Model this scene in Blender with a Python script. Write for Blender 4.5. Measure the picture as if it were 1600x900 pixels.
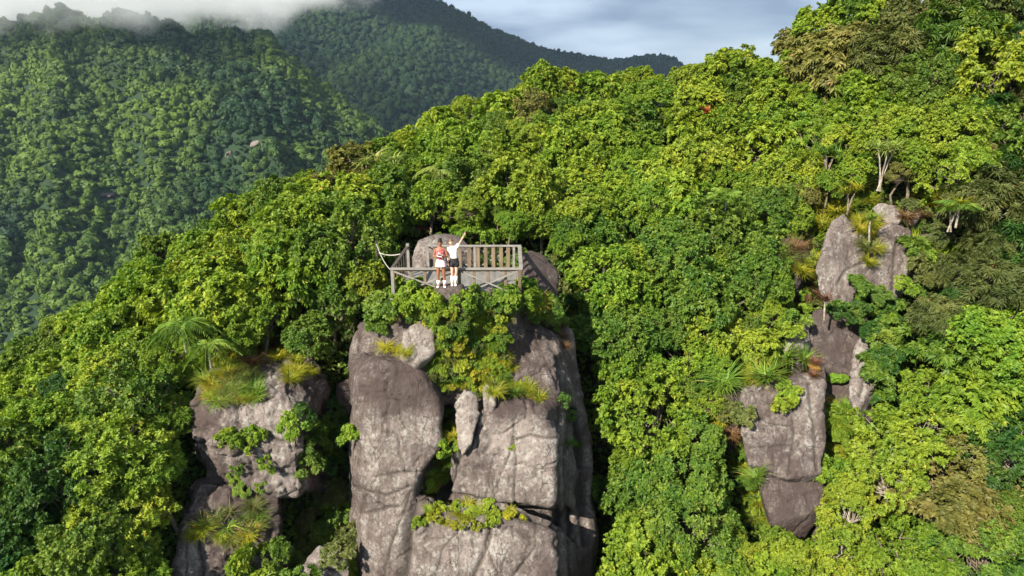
import bpy, bmesh, math, random
import numpy as np
from mathutils import Vector, Matrix, Euler

for _o in list(bpy.data.objects):
    bpy.data.objects.remove(_o, do_unlink=True)
SC = bpy.context.scene
COL = SC.collection
R = math.radians
PITCH = R(18.0)
FPX = 1067.0

# ------------------------------------------------------------------ camera
cd = bpy.data.cameras.new('camera')
cam = bpy.data.objects.new('camera', cd)
COL.objects.link(cam)
cam.location = (0, 0, 0)
cam.rotation_euler = (R(90) - PITCH, 0, 0)
cd.sensor_width = 36.0
cd.lens = FPX * 36.0 / 1600.0
cd.clip_start = 0.5
cd.clip_end = 40000
SC.camera = cam

# ------------------------------------------------------------------ light
SUN_EL, SUN_AZ = R(36), R(219)            # azimuth clockwise from +Y: behind the camera, to the left
wd = bpy.data.worlds.new('World')
SC.world = wd
wd.use_nodes = True
nt = wd.node_tree
nt.nodes.clear()
N = nt.nodes.new
L = nt.links.new
out = N('ShaderNodeOutputWorld')
bg = N('ShaderNodeBackground')
sky = N('ShaderNodeTexSky')
sky.sky_type = 'NISHITA'
sky.sun_disc = False
sky.sun_elevation = SUN_EL
sky.sun_rotation = SUN_AZ
sky.altitude = 400
sky.air_density = 1.0
sky.dust_density = 1.5
tc = N('ShaderNodeTexCoord')
mp = N('ShaderNodeMapping')
mp.inputs['Scale'].default_value = (1.0, 1.0, 5.0)
mp.inputs['Location'].default_value = (0.35, 0.0, 0.12)
nz = N('ShaderNodeTexNoise')
nz.inputs['Scale'].default_value = 2.3
nz.inputs['Detail'].default_value = 7
nz.inputs['Roughness'].default_value = 0.52
sep = N('ShaderNodeSeparateXYZ')
L(tc.outputs['Generated'], mp.inputs['Vector'])
L(mp.outputs['Vector'], nz.inputs['Vector'])
L(tc.outputs['Generated'], sep.inputs[0])
# cloud deck fills the sky above a clear band along the horizon
mr = N('ShaderNodeMapRange')
mr.inputs['From Min'].default_value = -0.01
mr.inputs['From Max'].default_value = 0.065
mr.inputs['To Min'].default_value = -0.16
mr.inputs['To Max'].default_value = 0.26
L(sep.outputs['Z'], mr.inputs['Value'])
ad = N('ShaderNodeMath'); ad.operation = 'ADD'
L(nz.outputs['Fac'], ad.inputs[0]); L(mr.outputs[0], ad.inputs[1])
rp = N('ShaderNodeValToRGB')
rp.color_ramp.elements[0].position = 0.40
rp.color_ramp.elements[1].position = 0.68
L(ad.outputs[0], rp.inputs['Fac'])
nz2 = N('ShaderNodeTexNoise')
nz2.inputs['Scale'].default_value = 3.4
nz2.inputs['Detail'].default_value = 6
mp2 = N('ShaderNodeMapping'); mp2.inputs['Scale'].default_value = (1, 1, 4.0); mp2.inputs['Location'].default_value = (0.1, 0.7, 0.3)
L(tc.outputs['Generated'], mp2.inputs['Vector']); L(mp2.outputs['Vector'], nz2.inputs['Vector'])
cr = N('ShaderNodeValToRGB')
cr.color_ramp.elements[0].position = 0.42
cr.color_ramp.elements[0].color = (2.7, 3.5, 4.8, 1)
cr.color_ramp.elements[1].position = 0.61
cr.color_ramp.elements[1].color = (5.8, 6.9, 8.3, 1)
L(nz2.outputs['Fac'], cr.inputs['Fac'])
mx = N('ShaderNodeMixRGB')
L(rp.outputs['Color'], mx.inputs['Fac'])
skm = N('ShaderNodeMixRGB'); skm.inputs[0].default_value = 0.65; skm.inputs[2].default_value = (6.2, 7.8, 9.6, 1)
L(sky.outputs[0], skm.inputs[1])
L(skm.outputs[0], mx.inputs['Color1']); L(cr.outputs['Color'], mx.inputs['Color2'])
L(mx.outputs[0], bg.inputs['Color'])
bg.inputs['Strength'].default_value = 0.06
L(bg.outputs[0], out.inputs['Surface'])

sd = bpy.data.lights.new('sun', 'SUN')
sd.energy = 5.0
sd.angle = R(0.5)
sd.color = (1.0, 0.93, 0.80)
sun = bpy.data.objects.new('sun', sd)
COL.objects.link(sun)
sdir = Vector((math.sin(SUN_AZ) * math.cos(SUN_EL), math.cos(SUN_AZ) * math.cos(SUN_EL), math.sin(SUN_EL)))
sun.rotation_euler = sdir.to_track_quat('Z', 'Y').to_euler()
sun.location = (-20, -20, 30)
SC.view_settings.view_transform = 'Standard'
SC.view_settings.look = 'None'
SC.view_settings.gamma = 1
SC.view_settings.use_curve_mapping = False
SC.view_settings.exposure = 1.02
SC.cycles.max_bounces = 5
SC.cycles.diffuse_bounces = 2
SC.cycles.glossy_bounces = 2
SC.cycles.transmission_bounces = 3
SC.cycles.volume_bounces = 1
SC.cycles.use_denoising = True
SC.cycles.denoiser = 'OPENIMAGEDENOISE'
SC.cycles.denoising_prefilter = 'ACCURATE'
SC.cycles.sample_clamp_indirect = 4.0

# ------------------------------------------------------------------ helpers
cP, sP = math.cos(PITCH), math.sin(PITCH)

def W(px, py, Y):
    """the point at ground distance Y seen at photo position (px, py)"""
    dx = (px - 800.0) / FPX
    dy = (450.0 - py) / FPX
    ky = cP + dy * sP
    return Vector((dx / ky * Y, Y, (dy * cP - sP) / ky * Y))

def proj(x, y, z):
    d = y * cP - z * sP
    u = y * sP + z * cP
    return 800 + FPX * x / d, 450 - FPX * u / d

def _h(ix, iy, iz, seed):
    n = (ix * 374761393 + iy * 668265263 + iz * 2147483647 + seed * 1274126177) & 0xffffffff
    n = ((n ^ (n >> 13)) * 1274126177) & 0xffffffff
    n = ((n ^ (n >> 16)) * 2246822519) & 0xffffffff
    return ((n ^ (n >> 15)) & 0xffff) / 65535.0

def vnoise(p, seed=0):
    p = np.asarray(p, dtype=np.float64)
    i = np.floor(p).astype(np.int64)
    f = p - i
    f = f * f * (3 - 2 * f)
    r = 0
    for a in (0, 1):
        for b in (0, 1):
            for c in (0, 1):
                w = (f[:, 0] if a else 1 - f[:, 0]) * (f[:, 1] if b else 1 - f[:, 1]) * (f[:, 2] if c else 1 - f[:, 2])
                r = r + w * _h(i[:, 0] + a, i[:, 1] + b, i[:, 2] + c, seed)
    return r * 2 - 1

def fbm(p, octv=4, seed=0, gain=0.5):
    p = np.asarray(p, dtype=np.float64)
    s, a, t = 0, 1.0, 0
    for k in range(octv):
        s = s + a * vnoise(p * (2 ** k) + 17.3 * k, seed + k)
        t += a
        a *= gain
    return s / t

def tag(o, label=None, cat=None, group=None, kind=None):
    if label: o['label'] = label
    if cat: o['category'] = cat
    if group: o['group'] = group
    if kind: o['kind'] = kind
    return o

def np_mesh(name, V, F, mats, smooth=False, attrs=None, mi=None):
    """V (n,3), F (m,k) with k = 3 or 4"""
    me = bpy.data.meshes.new(name)
    V = np.asarray(V, dtype=np.float32)
    F = np.asarray(F, dtype=np.int32)
    m, k = F.shape
    me.vertices.add(len(V)); me.vertices.foreach_set('co', V.ravel())
    me.loops.add(m * k); me.loops.foreach_set('vertex_index', F.ravel())
    me.polygons.add(m)
    me.polygons.foreach_set('loop_start', np.arange(0, m * k, k, dtype=np.int32))
    me.polygons.foreach_set('loop_total', np.full(m, k, dtype=np.int32))
    if smooth:
        me.polygons.foreach_set('use_smooth', np.ones(m, dtype=bool))
    if mi is not None:
        me.polygons.foreach_set('material_index', np.asarray(mi, dtype=np.int32))
    for t in (mats if isinstance(mats, (list, tuple)) else [mats]):
        me.materials.append(t)
    me.update(calc_edges=True)
    for nm, (dom, arr) in (attrs or {}).items():
        at = me.attributes.new(nm, 'FLOAT', dom)
        at.data.foreach_set('value', np.asarray(arr, dtype=np.float32))
    return me

def link(name, me, parent=None, loc=None):
    o = bpy.data.objects.new(name, me)
    COL.objects.link(o)
    if parent: o.parent = parent
    if loc is not None: o.location = loc
    return o

def empty(name, loc=(0, 0, 0)):
    o = bpy.data.objects.new(name, None)
    o.empty_display_size = 0.2
    COL.objects.link(o)
    o.location = loc
    return o

# ------------------------------------------------------------------ materials
def new_mat(name):
    m = bpy.data.materials.new(name)
    m.use_nodes = True
    t = m.node_tree
    p = t.nodes['Principled BSDF']
    return m, t, p

def leaf_mat(name, c1, c2, c3=None, trans=0.3, rough=0.5, spec=0.28, attr='tint', hv=0.05):
    m, t, p = new_mat(name)
    a = t.nodes.new('ShaderNodeAttribute'); a.attribute_name = attr
    oi = t.nodes.new('ShaderNodeObjectInfo')
    r = t.nodes.new('ShaderNodeValToRGB')
    r.color_ramp.elements[0].color = (*c1, 1)
    r.color_ramp.elements[1].color = (*c2, 1)
    r.color_ramp.elements[1].position = 0.9
    if c3:
        e = r.color_ramp.elements.new(0.985); e.color = (*c2, 1)
        e = r.color_ramp.elements.new(0.99); e.color = (*c3, 1)
    t.links.new(a.outputs['Fac'], r.inputs['Fac'])
    hs = t.nodes.new('ShaderNodeHueSaturation')
    mh = t.nodes.new('ShaderNodeMapRange'); mh.inputs['To Min'].default_value = 0.5 - hv * 0.2; mh.inputs['To Max'].default_value = 0.5 + hv * 0.15
    mv = t.nodes.new('ShaderNodeMapRange'); mv.inputs['To Min'].default_value = 1 - hv * 1.6; mv.inputs['To Max'].default_value = 1 + hv * 1.6
    ml = t.nodes.new('ShaderNodeMath'); ml.operation = 'MULTIPLY'; ml.inputs[1].default_value = 7.31
    fr = t.nodes.new('ShaderNodeMath'); fr.operation = 'FRACT'
    t.links.new(oi.outputs['Random'], mh.inputs['Value'])
    t.links.new(oi.outputs['Random'], ml.inputs[0]); t.links.new(ml.outputs[0], fr.inputs[0]); t.links.new(fr.outputs[0], mv.inputs['Value'])
    t.links.new(mh.outputs[0], hs.inputs['Hue']); t.links.new(mv.outputs[0], hs.inputs['Value'])
    t.links.new(r.outputs['Color'], hs.inputs['Color'])
    ge = t.nodes.new('ShaderNodeNewGeometry'); gn = t.nodes.new('ShaderNodeTexNoise'); gn.inputs['Scale'].default_value = 0.9; gn.inputs['Detail'].default_value = 3
    t.links.new(ge.outputs['Position'], gn.inputs['Vector'])
    g1 = t.nodes.new('ShaderNodeMapRange'); g1.inputs['From Min'].default_value = 0.3; g1.inputs['From Max'].default_value = 0.7; g1.inputs['To Min'].default_value = 0.522; g1.inputs['To Max'].default_value = 0.480
    g2 = t.nodes.new('ShaderNodeMapRange'); g2.inputs['From Min'].default_value = 0.3; g2.inputs['From Max'].default_value = 0.7; g2.inputs['To Min'].default_value = 0.80; g2.inputs['To Max'].default_value = 1.18
    hs2 = t.nodes.new('ShaderNodeHueSaturation')
    t.links.new(gn.outputs['Fac'], g1.inputs['Value']); t.links.new(gn.outputs['Fac'], g2.inputs['Value'])
    t.links.new(g1.outputs[0], hs2.inputs['Hue']); t.links.new(g2.outputs[0], hs2.inputs['Value']); t.links.new(hs.outputs['Color'], hs2.inputs['Color'])
    hs = hs2
    t.links.new(hs.outputs['Color'], p.inputs['Base Color'])
    p.inputs['Roughness'].default_value = rough
    p.inputs['Specular IOR Level'].default_value = spec
    if trans > 0:
        tr = t.nodes.new('ShaderNodeBsdfTranslucent')
        mu = t.nodes.new('ShaderNodeMixRGB'); mu.blend_type = 'MULTIPLY'; mu.inputs[0].default_value = 1
        mu.inputs[2].default_value = (1.15, 1.25, 0.5, 1)
        t.links.new(hs.outputs['Color'], mu.inputs[1]); t.links.new(mu.outputs[0], tr.inputs['Color'])
        mxs = t.nodes.new('ShaderNodeMixShader'); mxs.inputs[0].default_value = trans
        t.links.new(p.outputs[0], mxs.inputs[1]); t.links.new(tr.outputs[0], mxs.inputs[2])
        t.links.new(mxs.outputs[0], t.nodes['Material Output'].inputs['Surface'])
    return m

LM = {
    'yellow': leaf_mat('leaf_yellow_green', (0.112, 0.182, 0.015), (0.310, 0.390, 0.032), (0.45, 0.30, 0.05)),
    'bright': leaf_mat('leaf_bright_green', (0.076, 0.155, 0.014), (0.245, 0.340, 0.026), (0.40, 0.38, 0.04)),
    'mid': leaf_mat('leaf_mid_green', (0.046, 0.108, 0.016), (0.165, 0.250, 0.026), (0.30, 0.28, 0.05)),
    'dark': leaf_mat('leaf_dark_green', (0.025, 0.070, 0.013), (0.070, 0.150, 0.020), (0.12, 0.15, 0.04)),
    'olive': leaf_mat('leaf_olive', (0.070, 0.095, 0.022), (0.155, 0.175, 0.045), (0.30, 0.17, 0.07)),
    'fern': leaf_mat('leaf_fern_yellow', (0.16, 0.21, 0.012), (0.40, 0.37, 0.03), (0.50, 0.24, 0.05), trans=0.35),
    'khaki': leaf_mat('leaf_khaki', (0.10, 0.105, 0.025), (0.25, 0.24, 0.055), (0.30, 0.17, 0.07)),
    'rust': leaf_mat('leaf_rusty', (0.09, 0.045, 0.025), (0.20, 0.10, 0.045), trans=0.2),
    'red': leaf_mat('leaf_red', (0.25, 0.03, 0.02), (0.45, 0.07, 0.04), trans=0.3),
    'palmpale': leaf_mat('leaf_palm_pale', (0.16, 0.24, 0.04), (0.36, 0.42, 0.10), (0.5, 0.42, 0.2)),
    'palm': leaf_mat('leaf_palm', (0.08, 0.17, 0.02), (0.22, 0.32, 0.04), (0.45, 0.38, 0.12)),
}

def bark_mat(name, c1, c2):
    m, t, p = new_mat(name)
    n = t.nodes.new('ShaderNodeTexNoise'); n.inputs['Scale'].default_value = 6; n.inputs['Detail'].default_value = 5
    tcn = t.nodes.new('ShaderNodeTexCoord')
    t.links.new(tcn.outputs['Object'], n.inputs['Vector'])
    r = t.nodes.new('ShaderNodeValToRGB')
    r.color_ramp.elements[0].color = (*c1, 1); r.color_ramp.elements[1].color = (*c2, 1)
    r.color_ramp.elements[0].position = 0.35; r.color_ramp.elements[1].position = 0.65
    t.links.new(n.outputs['Fac'], r.inputs['Fac']); t.links.new(r.outputs['Color'], p.inputs['Base Color'])
    b = t.nodes.new('ShaderNodeBump'); b.inputs['Strength'].default_value = 0.5; b.inputs['Distance'].default_value = 0.02
    t.links.new(n.outputs['Fac'], b.inputs['Height']); t.links.new(b.outputs[0], p.inputs['Normal'])
    p.inputs['Roughness'].default_value = 0.85
    return m

BARK = bark_mat('bark', (0.09, 0.065, 0.045), (0.24, 0.19, 0.14))
BARKP = bark_mat('bark_pale', (0.20, 0.16, 0.12), (0.45, 0.40, 0.33))

def ground_mat():
    m, t, p = new_mat('forest_floor')
    tcn = t.nodes.new('ShaderNodeTexCoord')
    n = t.nodes.new('ShaderNodeTexNoise'); n.inputs['Scale'].default_value = 1.4; n.inputs['Detail'].default_value = 8
    r = t.nodes.new('ShaderNodeValToRGB')
    r.color_ramp.elements[0].color = (0.020, 0.018, 0.010, 1); r.color_ramp.elements[0].position = 0.35
    r.color_ramp.elements[1].color = (0.045, 0.055, 0.018, 1); r.color_ramp.elements[1].position = 0.7
    t.links.new(tcn.outputs['Object'], n.inputs['Vector']); t.links.new(n.outputs['Fac'], r.inputs['Fac'])
    t.links.new(r.outputs['Color'], p.inputs['Base Color'])
    p.inputs['Roughness'].default_value = 1
    p.inputs['Specular IOR Level'].default_value = 0.1
    return m
MGROUND = ground_mat()

def rock_mat(name='granite', tone=(1, 1, 1)):
    m, t, p = new_mat(name)
    nn = t.nodes.new
    tcn = nn('ShaderNodeTexCoord')
    def noise(scale, detail=6, rough=0.6, mapping=None):
        n = nn('ShaderNodeTexNoise'); n.inputs['Scale'].default_value = scale; n.inputs['Detail'].default_value = detail
        n.inputs['Roughness'].default_value = rough
        if mapping:
            mpn = nn('ShaderNodeMapping'); mpn.inputs['Scale'].default_value = mapping
            t.links.new(tcn.outputs['Object'], mpn.inputs['Vector']); t.links.new(mpn.outputs[0], n.inputs['Vector'])
        else:
            t.links.new(tcn.outputs['Object'], n.inputs['Vector'])
        return n.outputs['Fac']
    def math_(op, a, b):
        x = nn('ShaderNodeMath'); x.operation = op
        for i, v in enumerate((a, b)):
            if isinstance(v, (int, float)): x.inputs[i].default_value = v
            else: t.links.new(v, x.inputs[i])
        return x.outputs[0]
    def ramp(f, p0, p1, c0=(0, 0, 0), c1=(1, 1, 1)):
        r = nn('ShaderNodeValToRGB')
        r.color_ramp.elements[0].position = p0; r.color_ramp.elements[1].position = p1
        r.color_ramp.elements[0].color = (*c0, 1); r.color_ramp.elements[1].color = (*c1, 1)
        t.links.new(f, r.inputs['Fac']); return r.outputs['Color']
    def mix(f, a, b, mode='MIX'):
        x = nn('ShaderNodeMixRGB'); x.blend_type = mode
        if isinstance(f, (int, float)): x.inputs[0].default_value = f
        else: t.links.new(f, x.inputs[0])
        for i, v in ((1, a), (2, b)):
            if isinstance(v, tuple): x.inputs[i].default_value = (*v, 1)
            else: t.links.new(v, x.inputs[i])
        return x.outputs[0]
    at = nn('ShaderNodeAttribute'); at.attribute_name = 'pale'
    ac = nn('ShaderNodeAttribute'); ac.attribute_name = 'crack'
    n1 = noise(0.9, 7, 0.62)
    n2 = noise(1.0, 8, 0.7, (3.2, 3.2, 0.35))
    n3 = noise(9.0, 8, 0.75)
    n4 = noise(3.1, 9, 0.7)
    n5 = noise(30.0, 4, 0.7)
    f = math_('ADD', math_('MULTIPLY', math_('SUBTRACT', n1, 0.5), 1.3), at.outputs['Fac'])
    f = math_('ADD', f, math_('MULTIPLY', math_('SUBTRACT', n2, 0.5), 1.5))
    f = math_('ADD', f, math_('MULTIPLY', math_('SUBTRACT', n3, 0.5), 1.1))
    base = ramp(f, 0.10, 0.95, (0.070, 0.050, 0.046), (0.262, 0.220, 0.198))
    tn = ramp(n4, 0.42, 0.66)
    base = mix(math_('MULTIPLY', tn, 0.3), base, (0.155, 0.118, 0.098))
    # pale lichen flecks and dark speckle
    li = ramp(math_('ADD', n4, math_('MULTIPLY', n3, 0.35)), 0.69, 0.76)
    base = mix(math_('MULTIPLY', math_('MULTIPLY', li, ramp(f, 0.2, 0.7)), 0.5), base, (0.42, 0.41, 0.37))
    sp = ramp(n3, 0.36, 0.46)
    base = mix(math_('MULTIPLY', math_('SUBTRACT', 1.0, sp), 0.65), base, (0.08, 0.065, 0.055))
    st = ramp(n2, 0.30, 0.42)
    base = mix(math_('MULTIPLY', math_('SUBTRACT', 1.0, st), 0.55), base, (0.10, 0.078, 0.066))
    # hairline joints and long runnels of dark stain
    vo = nn('ShaderNodeTexVoronoi'); vo.feature = 'DISTANCE_TO_EDGE'; vo.inputs['Scale'].default_value = 0.75
    dm = nn('ShaderNodeMixRGB'); dm.blend_type = 'ADD'; dm.inputs[0].default_value = 1.0
    mv_ = nn('ShaderNodeMapping'); mv_.inputs['Scale'].default_value = (1.0, 1.0, 0.6)
    nd = nn('ShaderNodeTexNoise'); nd.inputs['Scale'].default_value = 1.6; nd.inputs['Detail'].default_value = 6
    t.links.new(tcn.outputs['Object'], mv_.inputs['Vector']); t.links.new(tcn.outputs['Object'], nd.inputs['Vector'])
    t.links.new(mv_.outputs[0], dm.inputs[1]); t.links.new(nd.outputs['Color'], dm.inputs[2]); t.links.new(dm.outputs[0], vo.inputs['Vector'])
    hair = ramp(vo.outputs['Distance'], 0.0, 0.022)
    hair = math_('MULTIPLY', math_('SUBTRACT', 1.0, hair), ramp(n1, 0.42, 0.58))
    base = mix(math_('MULTIPLY', hair, 0.65), base, (0.05, 0.04, 0.034))
    n6 = noise(1.0, 6, 0.6, (5.5, 5.5, 0.16))
    run = math_('MULTIPLY', ramp(n6, 0.54, 0.66), ramp(n1, 0.35, 0.6))
    base = mix(math_('MULTIPLY', run, 0.8), base, (0.075, 0.058, 0.05))
    base = mix(math_('MULTIPLY', ac.outputs['Fac'], 0.85), base, (0.045, 0.036, 0.028))
    base = mix(1.0, base, tuple(tone), 'MULTIPLY')
    t.links.new(base, p.inputs['Base Color'])
    b = nn('ShaderNodeBump'); b.inputs['Strength'].default_value = 0.9; b.inputs['Distance'].default_value = 0.07
    hh = math_('ADD', math_('MULTIPLY', n3, 1.0), math_('MULTIPLY', n5, 0.35))
    t.links.new(math_('ADD', hh, math_('SUBTRACT', math_('MULTIPLY', n4, 1.3), math_('MULTIPLY', hair, 0.5))), b.inputs['Height']); t.links.new(b.outputs[0], p.inputs['Normal'])
    p.inputs['Roughness'].default_value = 0.9
    p.inputs['Specular IOR Level'].default_value = 0.25
    return m
MROCK = rock_mat()

def plain(name, col, rough=0.7, var=0.25, scale=12, stretch=(1, 1, 1), bump=0.1):
    m, t, p = new_mat(name)
    tcn = t.nodes.new('ShaderNodeTexCoord'); mpn = t.nodes.new('ShaderNodeMapping'); mpn.inputs['Scale'].default_value = stretch
    n = t.nodes.new('ShaderNodeTexNoise'); n.inputs['Scale'].default_value = scale; n.inputs['Detail'].default_value = 6
    t.links.new(tcn.outputs['Object'], mpn.inputs[0]); t.links.new(mpn.outputs[0], n.inputs['Vector'])
    r = t.nodes.new('ShaderNodeValToRGB')
    r.color_ramp.elements[0].position = 0.3; r.color_ramp.elements[1].position = 0.7
    r.color_ramp.elements[0].color = (*[c * (1 - var) for c in col], 1)
    r.color_ramp.elements[1].color = (*[min(1, c * (1 + var)) for c in col], 1)
    t.links.new(n.outputs['Fac'], r.inputs[0]); t.links.new(r.outputs[0], p.inputs['Base Color'])
    if bump:
        b = t.nodes.new('ShaderNodeBump'); b.inputs['Strength'].default_value = bump; b.inputs['Distance'].default_value = 0.02
        t.links.new(n.outputs['Fac'], b.inputs['Height']); t.links.new(b.outputs[0], p.inputs['Normal'])
    p.inputs['Roughness'].default_value = rough
    p.inputs['Specular IOR Level'].default_value = 0.3
    return m

# ------------------------------------------------------------------ far terrain
rs = np.random.RandomState(7)

def tpix(px, py):
    w = W(px, py, 1.0)
    return w.x, w.z

def crest(pts):
    a = sorted(tpix(*p) for p in pts)
    return np.array([q[0] for q in a]), np.array([q[1] for q in a])

CA = crest([(-700, 80), (-200, 40), (0, 28), (70, 20), (150, 26), (250, 38), (370, 46), (420, 62), (470, 100), (520, 146), (560, 178), (620, 236), (700, 330), (820, 520), (1000, 800)])
CB = crest([(-900, -60), (300, -34), (560, -18), (640, -8), (685, 1), (705, 10), (745, 34), (770, 50), (800, 61), (830, 75), (860, 84), (900, 91), (950, 99), (985, 96), (1010, 93), (1040, 93), (1055, 98), (1068, 110), (1100, 130), (1200, 170), (1500, 240), (2200, 400)])
ZB = -190.0

def far_z(x, y):
    tx = x / y
    # spur A
    tzA = np.interp(tx, *CA)
    YA = np.interp(tx, [-1.2, -0.6, -0.3, -0.1, 0.2], [640, 620, 640, 600, 480])
    zc = np.maximum(tzA * YA, ZB)
    t = (y - 190) / (YA - 190)
    g = np.where(t < 1, np.clip(t, 0, 1) ** 0.92, 1 - 1.0 * (t - 1) ** 1.3)
    zA = ZB + (zc - ZB) * np.maximum(g, -2)
    P = np.stack([x / 70.0, y / 150.0, np.zeros_like(x)], 1)
    q = np.stack([(x + 0.5 * y) / 46.0, (y - 0.5 * x) / 260.0, np.zeros_like(x)], 1)
    env = np.clip(1 - np.abs(t - 0.55) * 1.1, 0.22, 1) * np.clip(t * 3, 0, 1)
    zA = zA + env * (34 * (0.5 - np.abs(fbm(q, 3, 5)) * 1.4) - 8 + 8 * fbm(P * 2, 3, 9))
    # mountain B
    tzB = np.interp(tx, *CB)
    YB = np.interp(tx, [-1.0, -0.3, -0.1, 0.05, 0.25, 0.6], [1400, 1400, 1500, 1700, 1900, 1900])
    zcB = np.maximum(tzB * YB, ZB)
    y0 = 650.0
    tb = (y - y0) / (YB - y0)
    gB = np.where(tb < 1, np.clip(tb, 0, 1) ** 0.9, 1 - 1.1 * (tb - 1) ** 1.2)
    zBm = ZB + (zcB - ZB) * np.maximum(gB, -1)
    q2 = np.stack([(x - 0.4 * y) / 120.0, (y + 0.4 * x) / 600.0, np.zeros_like(x)], 1)
    envb = np.clip(1 - np.abs(tb - 0.5) * 1.6, 0.0, 1) + 0.08
    zBm = zBm + envb * (60 * (0.5 - np.abs(fbm(q2, 3, 15))) - 16)
    z = np.maximum(np.maximum(zA, zBm), ZB)
    return z, zA, zBm

txs = np.linspace(-1.25, 1.6, 330)
ys = np.geomspace(60, 14000, 260)
TX, YY = np.meshgrid(txs, ys)
X = (TX * YY).ravel(); Yv = YY.ravel()
Z = far_z(X, Yv)[0]
nx, ny = len(txs), len(ys)
idx = np.arange(nx * ny).reshape(ny, nx)
F = np.stack([idx[:-1, :-1], idx[:-1, 1:], idx[1:, 1:], idx[1:, :-1]], -1).reshape(-1, 4)
# the sheet also reaches behind the camera as a low plain
V = np.stack([X, Yv, Z], 1)
nv = len(V)
extra = [(-14000, 60 * 1, ZB - 0.5)]
Vp = np.array([(-16000, -16000, ZB - 3), (16000, -16000, ZB - 3), (22000, 16000, ZB - 3), (-22000, 16000, ZB - 3)])
V = np.vstack([V, Vp]); F = np.vstack([F, [[nv, nv + 1, nv + 2, nv + 3]]])
MTERR, _t, _p = new_mat('forest_terrain'); _p.inputs['Base Color'].default_value = (0.014, 0.034, 0.010, 1); _p.inputs['Roughness'].default_value = 1
terr = link('mountain_terrain', np_mesh('mountain_terrain', V, F, [MTERR], smooth=True))
tag(terr, kind='structure')

def lump_templates(n, nleaf, seed):
    """crown templates: a rough core with tufts of leaf faces over it, unit radius"""
    r = np.random.RandomState(seed)
    outp = []
    bm = bmesh.new(); bmesh.ops.create_icosphere(bm, subdivisions=2, radius=1.0)
    bv = np.array([v.co[:] for v in bm.verts]); bf = np.array([[v.index for v in f.verts] for f in bm.faces]); bm.free()
    for k in range(n):
        d = fbm(bv * 1.5 + k * 9.1, 3, 40 + k)
        core = bv * (0.80 + 0.42 * d)[:, None]
        core[:, 2] *= 0.9
        dirs = r.normal(size=(nleaf, 3)); dirs[:, 2] = np.abs(dirs[:, 2]) * 1.1 - 0.25
        dirs /= np.linalg.norm(dirs, axis=1)[:, None]
        rad = 0.84 + 0.45 * fbm(dirs * 1.5 + k * 9.1, 3, 40 + k) + 0.07 * r.rand(nleaf)
        c = dirs * rad[:, None]; c[:, 2] *= 0.9
        s = 0.15 + 0.17 * r.rand(nleaf)
        a = r.normal(size=(nleaf, 3)); b = np.cross(dirs, a); b /= np.linalg.norm(b, axis=1)[:, None]
        tng = np.cross(b, dirs) + 0.5 * dirs * r.normal(size=(nleaf, 1))
        tri = np.stack([c + tng * s[:, None], c - tng * s[:, None] * 0.6 + b * s[:, None], c - tng * s[:, None] * 0.6 - b * s[:, None]], 1).reshape(-1, 3)
        Vt = np.vstack([core, tri])
        Ft = np.vstack([bf, np.arange(nleaf * 3).reshape(-1, 3) + len(core)])
        outp.append((Vt, Ft, np.concatenate([np.zeros(len(bf)), r.rand(nleaf)])))
    return outp

def scatter_far(name, pts, size, tmpl, seed, mat, attr_tint):
    r = np.random.RandomState(seed)
    n = len(pts)
    which = r.randint(0, len(tmpl), n)
    ang = r.rand(n) * 6.283
    Vs, Fs, Ts, off = [], [], [], 0
    for k, (tv, tf, tl) in enumerate(tmpl):
        ii = np.where(which == k)[0]
        if not len(ii): continue
        c, s = np.cos(ang[ii]), np.sin(ang[ii])
        x = tv[None, :, 0] * c[:, None] - tv[None, :, 1] * s[:, None]
        y = tv[None, :, 0] * s[:, None] + tv[None, :, 1] * c[:, None]
        z = np.repeat(tv[None, :, 2], len(ii), 0)
        P = np.stack([x, y, z], -1) * size[ii][:, None, None]
        P[..., 2] *= (0.75 + 0.9 * r.rand(len(ii)) ** 1.5)[:, None]; P[..., 0] *= (0.8 + 0.5 * r.rand(len(ii)))[:, None]
        P += pts[ii][:, None, :]
        Vs.append(P.reshape(-1, 3))
        fo = (np.arange(len(ii)) * len(tv))[:, None, None] + tf[None] + off
        Fs.append(fo.reshape(-1, 3))
        Ts.append(np.clip(attr_tint[ii][:, None] + 0.25 * (tl[None] - 0.5), 0, 1).ravel())
        off += len(ii) * len(tv)
    V = np.vstack(Vs); F = np.vstack(Fs); T = np.concatenate(Ts)
    return link(name, np_mesh(name, V, F, [mat], attrs={'tint': ('FACE', T)}))

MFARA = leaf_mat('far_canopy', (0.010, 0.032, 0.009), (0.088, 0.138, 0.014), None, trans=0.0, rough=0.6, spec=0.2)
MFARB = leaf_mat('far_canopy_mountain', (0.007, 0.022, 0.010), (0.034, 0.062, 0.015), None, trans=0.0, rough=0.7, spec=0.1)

# spur A: jittered grid of crowns on the visible side
def grid_pts(x0, x1, y0, y1, st, seed):
    r = np.random.RandomState(seed)
    gx, gy = np.meshgrid(np.arange(x0, x1, st), np.arange(y0, y1, st))
    gx = gx.ravel() + (r.rand(gx.size) - 0.5) * st; gy = gy.ravel() + (r.rand(gy.size) - 0.5) * st
    return gx, gy

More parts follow.
